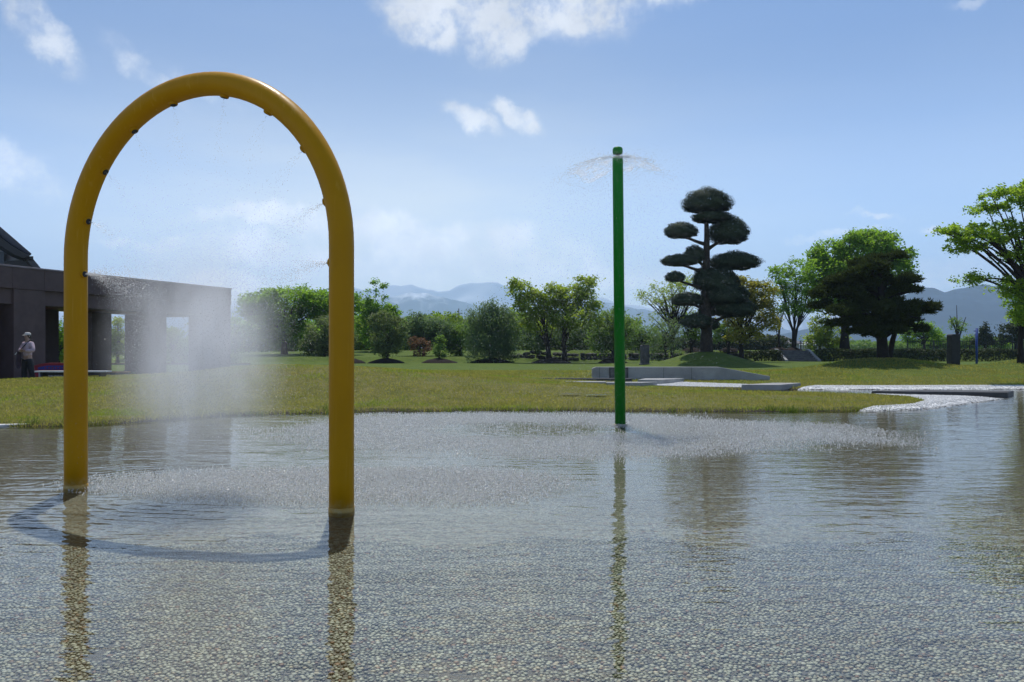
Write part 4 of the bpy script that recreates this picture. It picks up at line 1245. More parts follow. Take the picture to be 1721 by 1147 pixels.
tree('bushy_tree', 'grey green bushy tree with thin twigs sticking out on top, left of the power poles', 712, 602, 60, [(712, 552, 36, 22), (690, 560, 22, 26), (740, 562, 30, 24), (700, 532, 10, 8)], L_BLUE, dens=30, per=30, leaf=.16, crad=.4, trunk=.12, seed=15)
tree('reddish_shrub', 'low reddish brown shrub between the olive tree and the small conical shrub', 706, 604, 57, [(706, 585, 18, 18), (700, 578, 12, 12)], L_RED, dens=34, per=24, leaf=.12, crad=.25, trunk=.05, seed=16, cat='shrub')
tree('conical_shrub', 'small conical dark shrub standing on its own mulch mound', 738, 608, 52, [(738, 592, 15, 14), (738, 578, 10, 12), (741, 570, 6, 8)], L_MID, dens=46, per=24, leaf=.11, crad=.22, trunk=.05, seed=17, cat='shrub')
tree('bushy_tree', 'mid green bushy tree just left of the drooping tree, below the taller power pole', 774, 601, 60, [(774, 568, 26, 30), (790, 560, 16, 26), (758, 572, 20, 24)], L_MID, dens=30, per=28, leaf=.16, crad=.38, trunk=.1, seed=18)
tree('drooping_tree', 'dense grey green tree with drooping twigs left of the forked tree', 825, 608, 53, [(826, 545, 38, 32), (808, 530, 24, 22), (848, 535, 24, 24), (820, 575, 40, 24), (845, 575, 28, 22), (830, 515, 22, 10)], L_BLUE, dens=30, per=34, leaf=.19, crad=.5, trunk=.15, seed=19, hang=True)
tree('forked_tree', 'tall light green tree with two dark trunks left of the green pole', 938, 608, 52,
     [(880, 492, 24, 20), (900, 512, 36, 20), (930, 500, 26, 22), (955, 505, 30, 24), (978, 480, 20, 18), (988, 508, 22, 20), (965, 535, 44, 22), (915, 540, 38, 22), (992, 470, 12, 12), (868, 478, 12, 10)],
     L_YELLOW, dens=26, per=26, leaf=.19, crad=.42, trunk=.24, forks=[[(-.55, 0), (-.75, .45), (-1.2, 1.0)], [(.45, 0), (.35, .45), (.55, 1.0)]], seed=20, bark=BARK2)
tree('under_tree', 'dull dark green tree filling the space under the forked tree crown', 950, 605, 57, [(945, 560, 46, 22), (905, 565, 30, 26), (985, 562, 26, 26)], L_BLUE, dens=26, per=26, leaf=.18, crad=.42, trunk=.12, seed=21)
tree('mid_tree', 'mid green tree partly hidden behind the green pole', 1030, 607, 53, [(1020, 552, 30, 28), (1044, 548, 26, 26), (1010, 575, 24, 20), (1030, 530, 16, 12)], L_MID, dens=30, per=28, leaf=.16, crad=.4, trunk=.13, seed=22, bark=BARK2)
tree('bushy_tree', 'low dark green bushy tree between the green pole and the stone post', 1082, 600, 62, [(1075, 572, 26, 22), (1100, 570, 26, 24), (1060, 565, 16, 18)], L_MID, dens=26, per=26, leaf=.18, crad=.42, trunk=.1, seed=23)
tree('airy_tree', 'airy pale yellow green tree with bare branches left of the clipped tree', 1130, 604, 54,
     [(1100, 500, 34, 12), (1125, 480, 40, 10), (1150, 475, 34, 12), (1085, 492, 16, 8), (1140, 510, 40, 18), (1115, 535, 30, 16), (1160, 500, 26, 16)], L_YELLOW, dens=13, per=20, leaf=.14, crad=.42, trunk=.15, seed=24, nb=70, bark=BARK2)
tree('weeping_tree', 'dull weeping tree with thin curtain of twigs in front of the airy tree', 1118, 606, 50, [(1120, 555, 28, 24), (1105, 575, 20, 20), (1135, 570, 20, 22)], L_BLUE, dens=18, per=24, leaf=.16, crad=.45, trunk=.08, seed=25, hang=True)
tree('golden_tree', 'olive gold broad tree right behind the clipped tree', 1246, 603, 55,
     [(1250, 490, 34, 20), (1280, 495, 26, 24), (1230, 480, 24, 16), (1270, 525, 34, 22), (1235, 530, 30, 20), (1215, 500, 22, 20), (1292, 540, 18, 16), (1250, 560, 36, 14)], L_GOLD, dens=24, per=28, leaf=.18, crad=.42, trunk=.2, seed=26, bark=BARK2)
tree('small_tree', 'small dark trunked tree close behind the clipped tree on its right', 1225, 599, 60, [(1222, 555, 22, 20), (1205, 560, 16, 18)], L_MID, dens=26, per=26, leaf=.17, crad=.4, trunk=.13, seed=27, bark=BARK2)
tree('small_tree', 'small dark trunked tree showing left of the clipped tree trunk', 1162, 598, 58, [(1160, 545, 20, 22), (1172, 560, 18, 16)], L_MID, dens=24, per=26, leaf=.17, crad=.4, trunk=.16, seed=28, bark=BARK2)
tree('slender_tree', 'slender light green tree with forked dark stems above the garden steps', 1333, 590, 62,
     [(1320, 465, 24, 18), (1345, 455, 26, 22), (1310, 485, 18, 10), (1340, 495, 28, 16), (1358, 480, 16, 20), (1330, 520, 24, 10), (1300, 455, 8, 5), (1352, 515, 22, 10)], L_BRIGHT, dens=16, per=24, leaf=.2, crad=.45, trunk=.15,
     forks=[[(0, 0), (.02, .3), (-.6, .7), (-.9, 1.05)], [(.08, 0), (.1, .35), (.15, .75), (.25, 1.15)], [(.1, .1), (.3, .35), (.9, .7), (1.2, 1.0)]], seed=29, nb=60, bark=BARK2)
tree('thin_tree', 'thin half bare tree left of the slender forked tree', 1309, 590, 61, [(1305, 530, 16, 12), (1315, 520, 12, 12), (1298, 545, 10, 8)], L_MID, dens=14, per=18, leaf=.14, crad=.35, trunk=.1, seed=30, nb=40, bark=BARK2)
tree('big_green_tree', 'big bright green tree rising behind the dark pine', 1420, 591, 65,
     [(1400, 430, 36, 26), (1440, 415, 40, 24), (1480, 408, 34, 20), (1380, 460, 30, 26), (1510, 430, 26, 20), (1425, 460, 50, 30), (1390, 500, 34, 26), (1500, 460, 34, 26), (1460, 400, 20, 12)],
     L_BRIGHT, dens=20, per=28, leaf=.26, crad=.55, trunk=.36, seed=31, nb=60, bark=BARK2)
tree('yellow_shrub', 'yellow green low tree between the steps and the dark pine', 1378, 592, 66, [(1378, 555, 22, 26), (1400, 565, 22, 20), (1370, 575, 18, 12)], L_YELLOW, dens=24, per=26, leaf=.2, crad=.42, trunk=.1, seed=32)
tree('light_tree', 'light green low tree showing right of the dark pine', 1553, 590, 72, [(1552, 555, 20, 14), (1570, 565, 16, 12), (1535, 560, 18, 18)], L_BRIGHT, dens=24, per=24, leaf=.2, crad=.4, trunk=.12, seed=33)
tree('bare_tree', 'half bare young tree with upright twigs behind the tall dark stone post', 1611, 590, 64, [(1608, 548, 14, 10), (1618, 552, 10, 10), (1600, 538, 5, 4)], L_MID, dens=18, per=18, leaf=.16, crad=.3, trunk=.09,
     forks=[[(0, 0), (-.05, .6), (-.1, 1.0), (-.15, 1.75)], [(0, .3), (-.3, .9), (-.7, 1.35)], [(0, .4), (.3, .9), (.6, 1.3)]], seed=34, nb=30, bark=BARK2)
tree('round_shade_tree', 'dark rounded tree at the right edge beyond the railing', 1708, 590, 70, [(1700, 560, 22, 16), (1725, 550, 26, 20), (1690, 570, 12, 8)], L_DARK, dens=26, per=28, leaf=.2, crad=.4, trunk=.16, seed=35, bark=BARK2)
tree('distant_conifer', 'small dark conifer beyond the railing right of the blue post', 1655, 590, 85, [(1655, 556, 8, 8), (1655, 566, 14, 6), (1655, 574, 18, 6), (1656, 548, 4, 5)], L_DARK, dens=40, per=24, leaf=.22, crad=.35, trunk=.13, seed=36, cat='conifer', bark=BARK2)
for i, (px, py, w, h, m_, lab) in enumerate([(1575, 575, 30, 9, L_MID, 'low hedge of far shrubs right of the pine'), (1630, 576, 34, 8, L_MID, 'far low shrubs behind the blue post'), (1680, 578, 22, 7, L_BRIGHT, 'far light green shrubs near the right edge')]):
    tree('far_shrub', lab, px, 588, 95, [(px - w * .4, py, w * .5, h), (px + w * .4, py + 1, w * .5, h), (px, py - 2, w * .5, h)], m_, dens=18, per=22, leaf=.3, crad=.5, trunk=.07, seed=40 + i, cat='shrub')
# --- trees seen between the pavilion pillars
tree('sunlit_tree', 'yellow green tree between the two inner pavilion pillars', 198, 606, 52, [(196, 560, 16, 24), (205, 580, 18, 20), (190, 585, 14, 16), (196, 545, 10, 10)], L_YELLOW, dens=30, per=28, leaf=.16, crad=.38, trunk=.12, seed=51)
tree('dark_leaf_tree', 'darker green tree left of the front pavilion pillar', 226, 606, 56, [(224, 570, 16, 22), (232, 585, 14, 18), (216, 590, 12, 14)], L_MID, dens=30, per=28, leaf=.16, crad=.38, trunk=.12, seed=52)
tree('spray_tree', 'rounded green tree blurred by spray right of the front pavilion pillar', 292, 606, 52, [(290, 575, 22, 26), (300, 590, 22, 18), (280, 560, 14, 14)], L_MID, dens=30, per=28, leaf=.16, crad=.38, trunk=.12, seed=53)
tree('spray_tree', 'tall dim tree behind the thickest spray', 345, 606, 56, [(340, 575, 24, 26), (360, 580, 26, 24), (385, 570, 24, 26), (328, 555, 12, 14)], L_BLUE, dens=26, per=28, leaf=.18, crad=.4, trunk=.14, seed=54)
tree('corner_tree', 'bright tree behind the bench at the far left of the arch leg', 98, 612, 46, [(98, 570, 18, 30), (110, 590, 16, 20), (88, 560, 12, 20)], L_BRIGHT, dens=30, per=28, leaf=.16, crad=.36, trunk=.11, seed=55)
# --- right maple, trunk outside the frame
tree('maple_tree', 'large bright green tree with long bare limbs reaching in from the right edge', 1765, 612, 27,
     [(1690, 335, 44, 20), (1740, 330, 50, 26), (1650, 352, 22, 12), (1625, 388, 34, 11), (1590, 386, 18, 6), (1648, 405, 42, 14), (1615, 412, 24, 12), (1690, 385, 40, 18), (1625, 470, 22, 9), (1650, 464, 16, 7), (1700, 480, 30, 20), (1730, 520, 36, 30), (1760, 420, 50, 40), (1800, 360, 60, 40), (1830, 450, 60, 60), (1700, 430, 26, 10)],
     L_MAPLE, dens=74, per=30, leaf=.10, crad=.21, trunk=.20, seed=60, nb=105, bark=BARK2, forks=[[(0, 0), (-.05, .35), (-.5, .75), (-1.0, 1.15)], [(0, .2), (.1, .5), (.3, .9), (.4, 1.3)], [(-.02, .25), (-.3, .5), (-1.1, .8), (-1.9, 1.02)]])
tree('right_edge_tree', 'lower bright green tree with dark trunk at the right edge below the maple limbs', 1716, 610, 33, [(1712, 500, 24, 22), (1725, 530, 26, 20), (1702, 478, 14, 12), (1740, 490, 30, 30)], L_BRIGHT, dens=46, per=26, leaf=.11, crad=.26, trunk=.13, seed=61, bark=BARK2)
for px, D, w in ((650, 51.5, 1.55), (738, 51.5, 1.5), (826, 52.5, 1.9), (926, 51.5, 1.7), (1030, 52.5, 1.3), (1130, 53.5, 1.2), (590, 51, 1.3), (1240, 54.5, 1.5)): mulch(px, D, w * .85, .34)
for px, D in ((1309, 61), (1333, 62), (1420, 65), (1162, 60.9), (1225, 60.9)): mulch(px, D, .9, .3)

# --- clipped cloud tree
def pad_mesh(c, r, mat, seed, leaf, name, parent, n_per=2600, flat=0.75, core=True, needles=False):
    """dense clipped pad: leafy shell with flatter underside, dark leafy fill"""
    rr = np.random.default_rng(seed)
    area = (r[0] * r[1] + r[0] * r[2] + r[1] * r[2])
    n = int(n_per * area)
    d = rr.normal(size=(n, 3)); d /= np.linalg.norm(d, axis=1, keepdims=True)
    lump = 1 + 0.06 * np.sin(d[:, 0] * 5 + seed) * np.cos(d[:, 1] * 4 + seed * 2) + 0.07 * np.sin(d[:, 2] * 9 + d[:, 0] * 7)
    rad = (1 - 0.22 * rr.random(n) ** 1.6) * lump + rr.normal(size=n) * .045 + .05 * np.sin(d[:, 0] * 13 + seed) * np.sin(d[:, 1] * 11) * np.sin(d[:, 2] * 12)
    p = d * rad[:, None] * np.array(r)
    p[:, 2] = np.where(p[:, 2] < 0, p[:, 2] * flat, p[:, 2])
    V = leaf_quads(p + np.array(c), leaf, 0.1, seed, 0.35 if needles else 0.6)
    o = np_mesh(name, V, 4, mat, parent)
    return o
def needle_pad(c, r, seed):
    rr = np.random.default_rng(seed)
    nt = int(70 + 420 * r[0] * r[1])
    d = rr.normal(size=(nt, 3)); d /= np.linalg.norm(d, axis=1, keepdims=True)
    d[:, 2] = np.where(d[:, 2] < -.25, -d[:, 2], d[:, 2])
    p = d * (rr.random((nt, 1)) ** .35) * np.array(r) * (1 + .18 * rr.normal(size=(nt, 1))) + np.array(c)
    k = 11
    P = np.repeat(p, k, 0)
    a = rr.normal(size=(nt * k, 3)) * np.array([.75, .75, .5]) + np.array([0, 0, .55]) + np.repeat(d, k, 0) * .5
    a /= np.linalg.norm(a, axis=1, keepdims=True)
    b = np.cross(a, rr.normal(size=(nt * k, 3))); b /= np.linalg.norm(b, axis=1, keepdims=True)
    L = rr.uniform(.09, .19, (nt * k, 1)); w = .017
    V = np.stack([P - b * w, P + b * w, P + a * L + b * w * .5, P + a * L - b * w * .5], 1)
    return V.reshape(-1, 3)
TD = 43.0; tk = TD / F
topi = empty('clipped_tree', (TOPI[0], TD, tz(*TOPI)), 0, 'tall cloud pruned dark tree with separate clipped pads on a grass mound', 'clipped tree')
tb = topi.location
def tl(px, py, dy=0): return Vector(((px - 1187) * tk, dy, (HY - py) * tk + HC - tb.z))
PADS = [(1189, 343, 41, 26, .0), (1197, 366, 34, 11, .0), (1226, 389, 34, 27, .2), (1143, 390, 28, 15, -.2), (1168, 429, 19, 17, .1), (1140, 440, 31, 11, -.3), (1236, 440, 43, 17, .2), (1131, 468, 17, 10, -.6),
        (1208, 474, 34, 26, -.1), (1222, 497, 34, 22, -.3), (1234, 518, 36, 20, .1), (1157, 504, 28, 13, .2), (1170, 541, 27, 14, -.2), (1188, 470, 22, 24, .3), (1194, 522, 18, 12, .4), (1195, 545, 18, 12, .4), (1200, 505, 22, 24, .6)]
tm = MB()
tm.tube([tl(1187, 598), tl(1187, 590), tl(1187.5, 560), tl(1187, 520), tl(1186, 480), tl(1187, 440), tl(1188, 400), tl(1187, 370), tl(1188, 345)], [.46, .37, .30, .28, .25, .20, .15, .11, .05], 14)
for (px, py, rx, ry, dy) in PADS[2:]:
    sy = min(585, py + ry * .9 + 8)
    s0 = tl(1187, sy); e0 = tl(px, py + ry * .35, dy)
    m0 = s0.lerp(e0, .5) + Vector((0, 0, -.10 if abs(px - 1187) > 40 else .1))
    tm.tube([s0 * (1 - q) ** 2 + m0 * 2 * q * (1 - q) + e0 * q * q for q in (0, .2, .4, .6, .8, 1)], [.12, .10, .085, .075, .06, .04], 7)
    for q in range(3):
        e1 = e0 + Vector((rng.uniform(-.6, .6) * rx * tk, rng.uniform(-.4, .4), rng.uniform(-.05, .15)))
        tm.tube([m0 * .5 + (s0.lerp(e0, .6)) * .5, e0 * .5 + e1 * .5 + Vector((0, 0, -.06)), e1], [.05, .035, .015], 5)
tm.build('trunk', BARK, topi, True)
for i, (px, py, rx, ry, dy) in enumerate(PADS):
    c = tl(px, py + ry * .1, dy)
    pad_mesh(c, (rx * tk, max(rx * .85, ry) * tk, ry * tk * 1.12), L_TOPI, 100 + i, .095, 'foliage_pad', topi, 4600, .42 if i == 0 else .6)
# --- dark pine
PD = 34.0; pk = PD / F
pine = empty('dark_pine', (PINE[0], PD, tz(*PINE)), 0, 'broad dark layered pine on a shaded grass mound', 'pine')
pb_ = pine.location
def pl(px, py, dy=0): return Vector(((px - 1478) * pk, dy, (HY - py) * pk + HC - pb_.z))
PP = [(1476, 436, 42, 13, 0), (1450, 455, 40, 16, -.4), (1500, 470, 48, 15, .2), (1440, 475, 52, 18, .5), (1404, 493, 42, 20, -.3), (1520, 488, 32, 10, -.2), (1432, 520, 52, 18, -.5), (1541, 517, 36, 13, .1), (1480, 505, 50, 22, .5),
      (1450, 540, 54, 15, .2), (1522, 548, 38, 18, .3), (1470, 560, 44, 14, -.3), (1388, 512, 22, 10, .4), (1500, 530, 40, 18, -.6)]
pm = MB()
pm.tube([pl(1484, 612), pl(1484, 600), pl(1482, 570), pl(1476, 535), pl(1482, 500), pl(1478, 465), pl(1477, 440)], [.32, .25, .21, .18, .14, .10, .04], 12)
pm.tube([pl(1504, 612, .6), pl(1506, 598, .6), pl(1512, 570, .6), pl(1518, 545, .5), pl(1522, 530, .4)], [.18, .13, .11, .09, .05], 10)
for (px, py, rx, ry, dy) in PP:
    s0 = pl(1481, min(592, py + 24)); e0 = pl(px, py + ry * .2, dy)
    m0 = s0.lerp(e0, .55) + Vector((0, 0, .12))
    pm.tube([s0 * (1 - q) ** 2 + m0 * 2 * q * (1 - q) + e0 * q * q for q in (0, .2, .4, .6, .8, 1)], [.09, .075, .06, .05, .04, .025], 7)
    for q in range(5):
        e1 = e0 + Vector((rng.uniform(-.9, .9) * rx * pk, rng.uniform(-.6, .6), rng.uniform(-.1, .12)))
        pm.tube([s0.lerp(e0, .7), e0 * .5 + e1 * .5 + Vector((0, 0, .03)), e1], [.035, .025, .01], 5)
pm.build('trunk', BARK2, pine, True)
for i, (px, py, rx, ry, dy) in enumerate(PP):
    rr = random.Random(i * 7 + 1)
    Vs = []
    for q in range(6):
        u = -1 + 2 * (q + rr.random() * .8) / 6
        c = pl(px + u * rx * .78, py + rr.uniform(-.35, .45) * ry + abs(u) * ry * .35, dy + rr.uniform(-.5, .5) * rx * pk)
        a_ = rx * pk * rr.uniform(.28, .46); b_ = ry * pk * rr.uniform(.5, .85)
        Vs.append(needle_pad(c, (a_, a_ * 1.15, b_), 2000 + i * 20 + q))
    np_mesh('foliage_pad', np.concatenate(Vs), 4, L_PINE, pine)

# --- hedges on the bank
def hedge(px0, px1, D, ytop, label, seed, mat=L_SHADE, depth=1.0):
    x0, x1 = PX(px0, D), PX(px1, D); z0 = tz((x0 + x1) / 2, D - .6); h = PZ(ytop, D) - z0
    r = np.random.default_rng(seed)
    root = empty('hedge', ((x0 + x1) / 2, D, z0), 0, label, 'hedge')
    L = x1 - x0
    n = int(L * 620)
    p = np.stack([r.uniform(-L / 2, L / 2, n), r.uniform(-depth / 2, depth / 2, n), r.random(n) ** .6 * h], 1)
    tp = r.random(n) < .35; fr = ~tp & (r.random(n) < .6)
    p[tp, 2] = h * (1 + .06 * np.sin(p[tp, 0] * 2.1) + .04 * r.normal(size=tp.sum()))
    p[fr, 1] = -depth / 2 + .08 * r.normal(size=fr.sum()) + .1 * np.sin(p[fr, 0] * 1.7)
    np_mesh('foliage', leaf_quads(p, .17, .1, seed), 4, mat, root)
    mb = MB(); k = int(L / .8)
    for i in range(k):
        x = -L / 2 + L * (i + .5) / k
        mb.tube([(x, 0, -.1), (x + .05, .02, h * .45), (x - .04, 0, h * .9)], [.03, .025, .01], 5)
    tag(mb.build('stems', BARK2, root), kind='stuff')
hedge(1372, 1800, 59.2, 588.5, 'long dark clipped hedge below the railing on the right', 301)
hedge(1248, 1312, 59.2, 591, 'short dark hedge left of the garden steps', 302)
# --- stones of the low retaining wall
ROCK = [pbr('wall_rock', c, tuple(x * .6 for x in c), 5, .85, .2, .01, 20) for c in ((.085, .08, .072), (.06, .056, .05), (.11, .105, .095))]
rw = empty('stone_wall', (PX(1050, 57), 57, 0.3), 0, 'low rough stone retaining wall along the terrace edge in the centre', 'wall')
rocks = []
for v_ in range(5):
    bm = bmesh.new(); bmesh.ops.create_icosphere(bm, subdivisions=1, radius=1)
    rr = random.Random(v_)
    for v in bm.verts:
        v.co *= rr.uniform(.8, 1.1); v.co.x = max(-.85, min(.85, v.co.x)); v.co.z = max(-.8, min(.75, v.co.z))
    me = bpy.data.meshes.new('stone'); bm.to_mesh(me); bm.free(); me.materials.append(ROCK[v_ % 3]); rocks.append(me)
rr = random.Random(9)
px = 862.0
while px < 1248:
    D = 55.1 + (59.9 - 55.1) * sstep(PX(px, 57), -1, 5)
    w = rr.uniform(.26, .46)
    x = PX(px, float(D))
    for lay in range(2):
        o = bpy.data.objects.new('stone', rocks[rr.randrange(5)]); COL.objects.link(o); o.parent = rw
        zz = tz(x, float(D) - 1.0)
        o.location = Vector((x + rr.uniform(-.1, .1), float(D) + lay * .12, zz + .14 + lay * (.22 if x < 1 else .32))) - rw.location
        o.scale = (w * rr.uniform(.9, 1.1), rr.uniform(.2, .3), rr.uniform(.17, .24)); o.rotation_euler = (rr.uniform(-.2, .2), rr.uniform(-.15, .15), rr.uniform(-.3, .3))
    px += w * 1.45 / float(D) * F

# ------------------------------------------------------------------ far belt of trees, houses, power poles
def far_wood(name, x0, x1, y0, y1, hfun, mat, n, leaf, seed):
    r = np.random.default_rng(seed)
    x = r.uniform(x0, x1, n); y = r.uniform(y0, y1, n)
    z0 = terrain(x, y)
    h = hfun(x) * (0.75 + 0.35 * fbm(x * .35, y * .2, 3, seed) + .15 * fbm(x * 1.1, y, 2, seed + 3))
    q = r.random(n) ** 0.7
    C = np.stack([x + r.normal(size=n) * .2, y, z0 + q * h], 1)
    o = np_mesh(name, leaf_quads(C, leaf, .2, seed), 4, mat)
    return tag(o, kind='stuff')
tag(far_wood('far_wood', PX(395, 92), PX(1010, 92), 88, 94, lambda x: 4.4 + 0 * x, L_BRIGHT, 40000, .42, 71), 'dim belt of green woodland along the horizon left of the green pole', 'woodland')
tag(far_wood('far_wood', PX(590, 78), PX(1070, 78), 75, 80, lambda x: 4.0 + .7 * np.sin(x * .7), L_BELT, 34000, .30, 75), 'lighter belt of shrubs behind the row of small trees in the centre', 'shrub belt')
tag(far_wood('far_wood', PX(1000, 100), PX(1310, 100), 96, 102, lambda x: 2.1 + 0 * x, L_SHADE, 14000, .42, 72), 'dim belt of dark woodland along the horizon behind the clipped tree', 'woodland')
tag(far_wood('far_wood', PX(-200, 120), PX(420, 120), 112, 120, lambda x: 3.2 + 0 * x, L_MID, 22000, .5, 73), 'belt of woodland beyond the pavilion on the left', 'woodland')
tag(far_wood('far_wood', PX(1380, 170), PX(1800, 170), 160, 172, lambda x: 2.2 + 0 * x, L_MID, 14000, .6, 74), 'distant belt of woodland behind the railing on the right', 'woodland')

HW = pbr('house_wall', (0.42, 0.40, 0.38), (0.35, 0.33, 0.31), 1, 0.8)
HR = pbr('house_roof', (0.11, 0.105, 0.11), (0.08, 0.078, 0.082), 2, 0.6)
HR2 = pbr('pale_metal_roof', (0.62, 0.62, 0.62), None, 2, 0.5)
WIN = pbr('house_window', (0.05, 0.06, 0.07), None, 2, 0.15, .5)
WFR = pbr('window_frame', (0.5, 0.5, 0.5), None, 2, .5)
def house(px0, px1, ytop, yeave, D, label, roofm, hip=True, z0=0.9):
    x0, x1 = PX(px0, D), PX(px1, D); zt, ze = PZ(ytop, D), PZ(yeave, D)
    w = x1 - x0; dpt = w * .7
    r = empty('house', ((x0 + x1) / 2, D, z0), 0, label, 'house')
    MB().box((-w * .42, 0, -.5), (w * .42, dpt, ze - z0)).build('wall', HW, r)
    e = ze - z0 - .05; t_ = zt - z0; a = w * .5; i_ = w * (.28 if hip else .5)
    v = [(-a, -.6, e), (a, -.6, e), (a, dpt + .6, e), (-a, dpt + .6, e), (-a + i_ * (1 if hip else 0), dpt / 2, t_), (a - i_ * (1 if hip else 0), dpt / 2, t_), (-a, -.6, e - .15), (a, -.6, e - .15), (a, dpt + .6, e - .15), (-a, dpt + .6, e - .15)]
    MB().add(v, [(0, 1, 5, 4), (1, 2, 5), (2, 3, 4, 5), (3, 0, 4), (6, 7, 1, 0), (7, 8, 2, 1), (8, 9, 3, 2), (9, 6, 0, 3), (9, 8, 7, 6)]).build('roof', roofm, r)
    for k in range(3):
        x = -w * .3 + k * w * .3
        f = MB().box((x - w * .07, -.05, .7), (x + w * .07, -.003, 2.1)).build('window', WFR, r)
        MB().box((x - w * .06, -.07, .8), (x + w * .06, -.052, 2.0)).build('pane', WIN, f)
house(1266, 1350, 564, 577, 150, 'far house with grey hipped roof behind the slender forked tree', HR)
house(1352, 1392, 572, 579, 160, 'far house with pale metal roof right of the forked stems', HR2)
house(852, 905, 570, 577, 150, 'far low building with pale roof under the forked tree', HR2, False)
house(1520, 1590, 574, 580, 190, 'far low pale building glimpsed behind the railing right of the pine', HR2, False)
house(1412, 1445, 575, 580, 200, 'far pale building glimpsed left of the pine trunk', HR2, False)
WOODP = pbr('grey_pole', (0.07, 0.07, 0.075), None, 3, .7)
def power_pole(px, ytop, D, label):
    z = 0.9; H = PZ(ytop, D) - z
    r = empty('power_pole', (PX(px, D), D, z), .25, label, 'power pole')
    MB().tube([(0, 0, -.5), (0, 0, H)], [.19, .12], 10).build('mast', WOODP, r, True)
    for k, (zz, w) in enumerate(((H - 1.3, 1.0), (H - 2.4, .9))):
        MB().box((-w, -.06, zz - .06), (w, .06, zz + .06)).build('crossarm', WOODP, r)
        for sx in (-.85, -.4, .4, .85):
            MB().lathe([(.05, zz + .06), (.08, zz + .14), (.05, zz + .22), (.07, zz + .3)], 8, Matrix.Translation((sx * w, 0, 0))).build('insulator', HR2, r)
    MB().lathe([(.02, H - 3.7), (.24, H - 3.65), (.24, H - 3.0), (.05, H - 2.95)], 12, Matrix.Translation((.33, 0, 0))).build('transformer', WOODP, r, True)
power_pole(771, 519, 200, 'nearer and taller utility pole with crossarms rising over the trees')
power_pole(757, 527, 260, 'farther and fainter utility pole left of the taller one')

# ------------------------------------------------------------------ mountains and air
def mountain_mat(name, snow_lo, snow_hi, forest):
    m, t = material(name)
    out = t.new('ShaderNodeOutputMaterial'); b = t.new('ShaderNodeBsdfPrincipled')
    co = t.new('ShaderNodeTexCoord').outputs['Object']
    sep = t.new('ShaderNodeSeparateXYZ'); t.l.new(co, sep.inputs[0])
    n = t.noise(t.vmath('MULTIPLY', co, (1, .35, .6)), .011, 6, .65)
    n2 = t.noise(co, .003, 4, .6)
    h = t.math('ADD', sep.outputs[2], t.math('MULTIPLY', t.math('SUBTRACT', n, .5), (snow_hi - snow_lo) * 2.6))
    s_ = t.mapr(h, snow_lo, snow_hi)
    c = t.mix(t.mapr(n2, .3, .7), forest, tuple(x * .6 for x in forest))
    c = t.mix(s_, c, (.85, .87, .9))
    t.l.new(c, b.inputs['Base Color']); b.inputs['Roughness'].default_value = .95; b.inputs['Specular IOR Level'].default_value = .05
    t.l.new(b.outputs[0], out.inputs[0])
    return m
def ridge(name, pts, D, front, mat, seed, rough=.05):
    px = np.linspace(pts[0][0], pts[-1][0], 520)
    yy = np.interp(px, [p[0] for p in pts], [p[1] for p in pts])
    H = (HY - yy) / F * D
    X = (px - CX) / F * D
    vs = np.linspace(0, 1.35, 60)
    G = []
    for v in vs:
        y = D - front + front * v
        f = v if v <= 1 else 1 - (v - 1) * 1.6
        f = f ** 1.25 if v <= 1 else f
        gul = fbm(X / (D * .02), np.full_like(X, y / (D * .035)), 5, seed)
        rid = 1 - np.abs(fbm(X / (D * .045), np.full_like(X, y / (D * .09)), 4, seed + 5)) * 2
        z = H * f * (1 + .22 * (rid - .6) * min(1, v * 1.2) * (1 - .75 * max(0, 1 - abs(v - 1) * 5))) + H * rough * gul * (1 if v < .97 else .6)
        G.append(np.stack([X, np.full_like(X, y) + 0, z - 1], 1))
    V = np.concatenate(G); nx = len(px)
    i = np.arange(len(vs) - 1)[:, None] * nx + np.arange(nx - 1)[None]
    q = np.stack([i, i + 1, i + nx + 1, i + nx], -1).reshape(-1, 4)
    return tag(np_indexed(name, V, [q], mat, smooth=True), kind='structure')
FOREST = (.035, .052, .058)  # forest tinted blue, part of the distance haze put into its colour
ridge('mountains', [(-1500, 560), (-600, 540), (-100, 548), (60, 545), (120, 538), (182, 548), (210, 532), (240, 540), (300, 530), (400, 518), (480, 505), (560, 497), (600, 492), (660, 496), (690, 490), (720, 491), (745, 494), (780, 503), (820, 514), (870, 522), (910, 522), (960, 513), (1000, 502), (1050, 515), (1100, 522), (1180, 528), (1290, 545), (1350, 565), (1420, 588)],
      5500, 1500, mountain_mat('forest_mountain', 290, 430, FOREST), 3)
ridge('mountains', [(1240, 588), (1290, 566), (1350, 552), (1420, 538), (1500, 503), (1545, 482), (1590, 488), (1640, 478), (1700, 492), (1760, 500), (1900, 488), (2200, 520), (3200, 560)],
      2300, 900, mountain_mat('near_mountain', 215, 300, (.02, .042, .068)), 5)  # bluer forest tone, haze painted into the base colour
ridge('mountains', [(-1500, 540), (0, 530), (300, 515), (480, 496), (560, 484), (620, 480), (680, 477), (740, 486), (780, 476), (812, 474), (838, 468), (868, 475), (900, 487), (960, 496), (1010, 500), (1060, 512), (1140, 520), (1250, 530), (1400, 530), (1500, 510), (1600, 492), (1700, 484), (1800, 486), (2400, 530), (3200, 550)],
      6050, 500, mountain_mat('snow_mountain', 60, 260, (.07, .085, .09)), 8, .05)
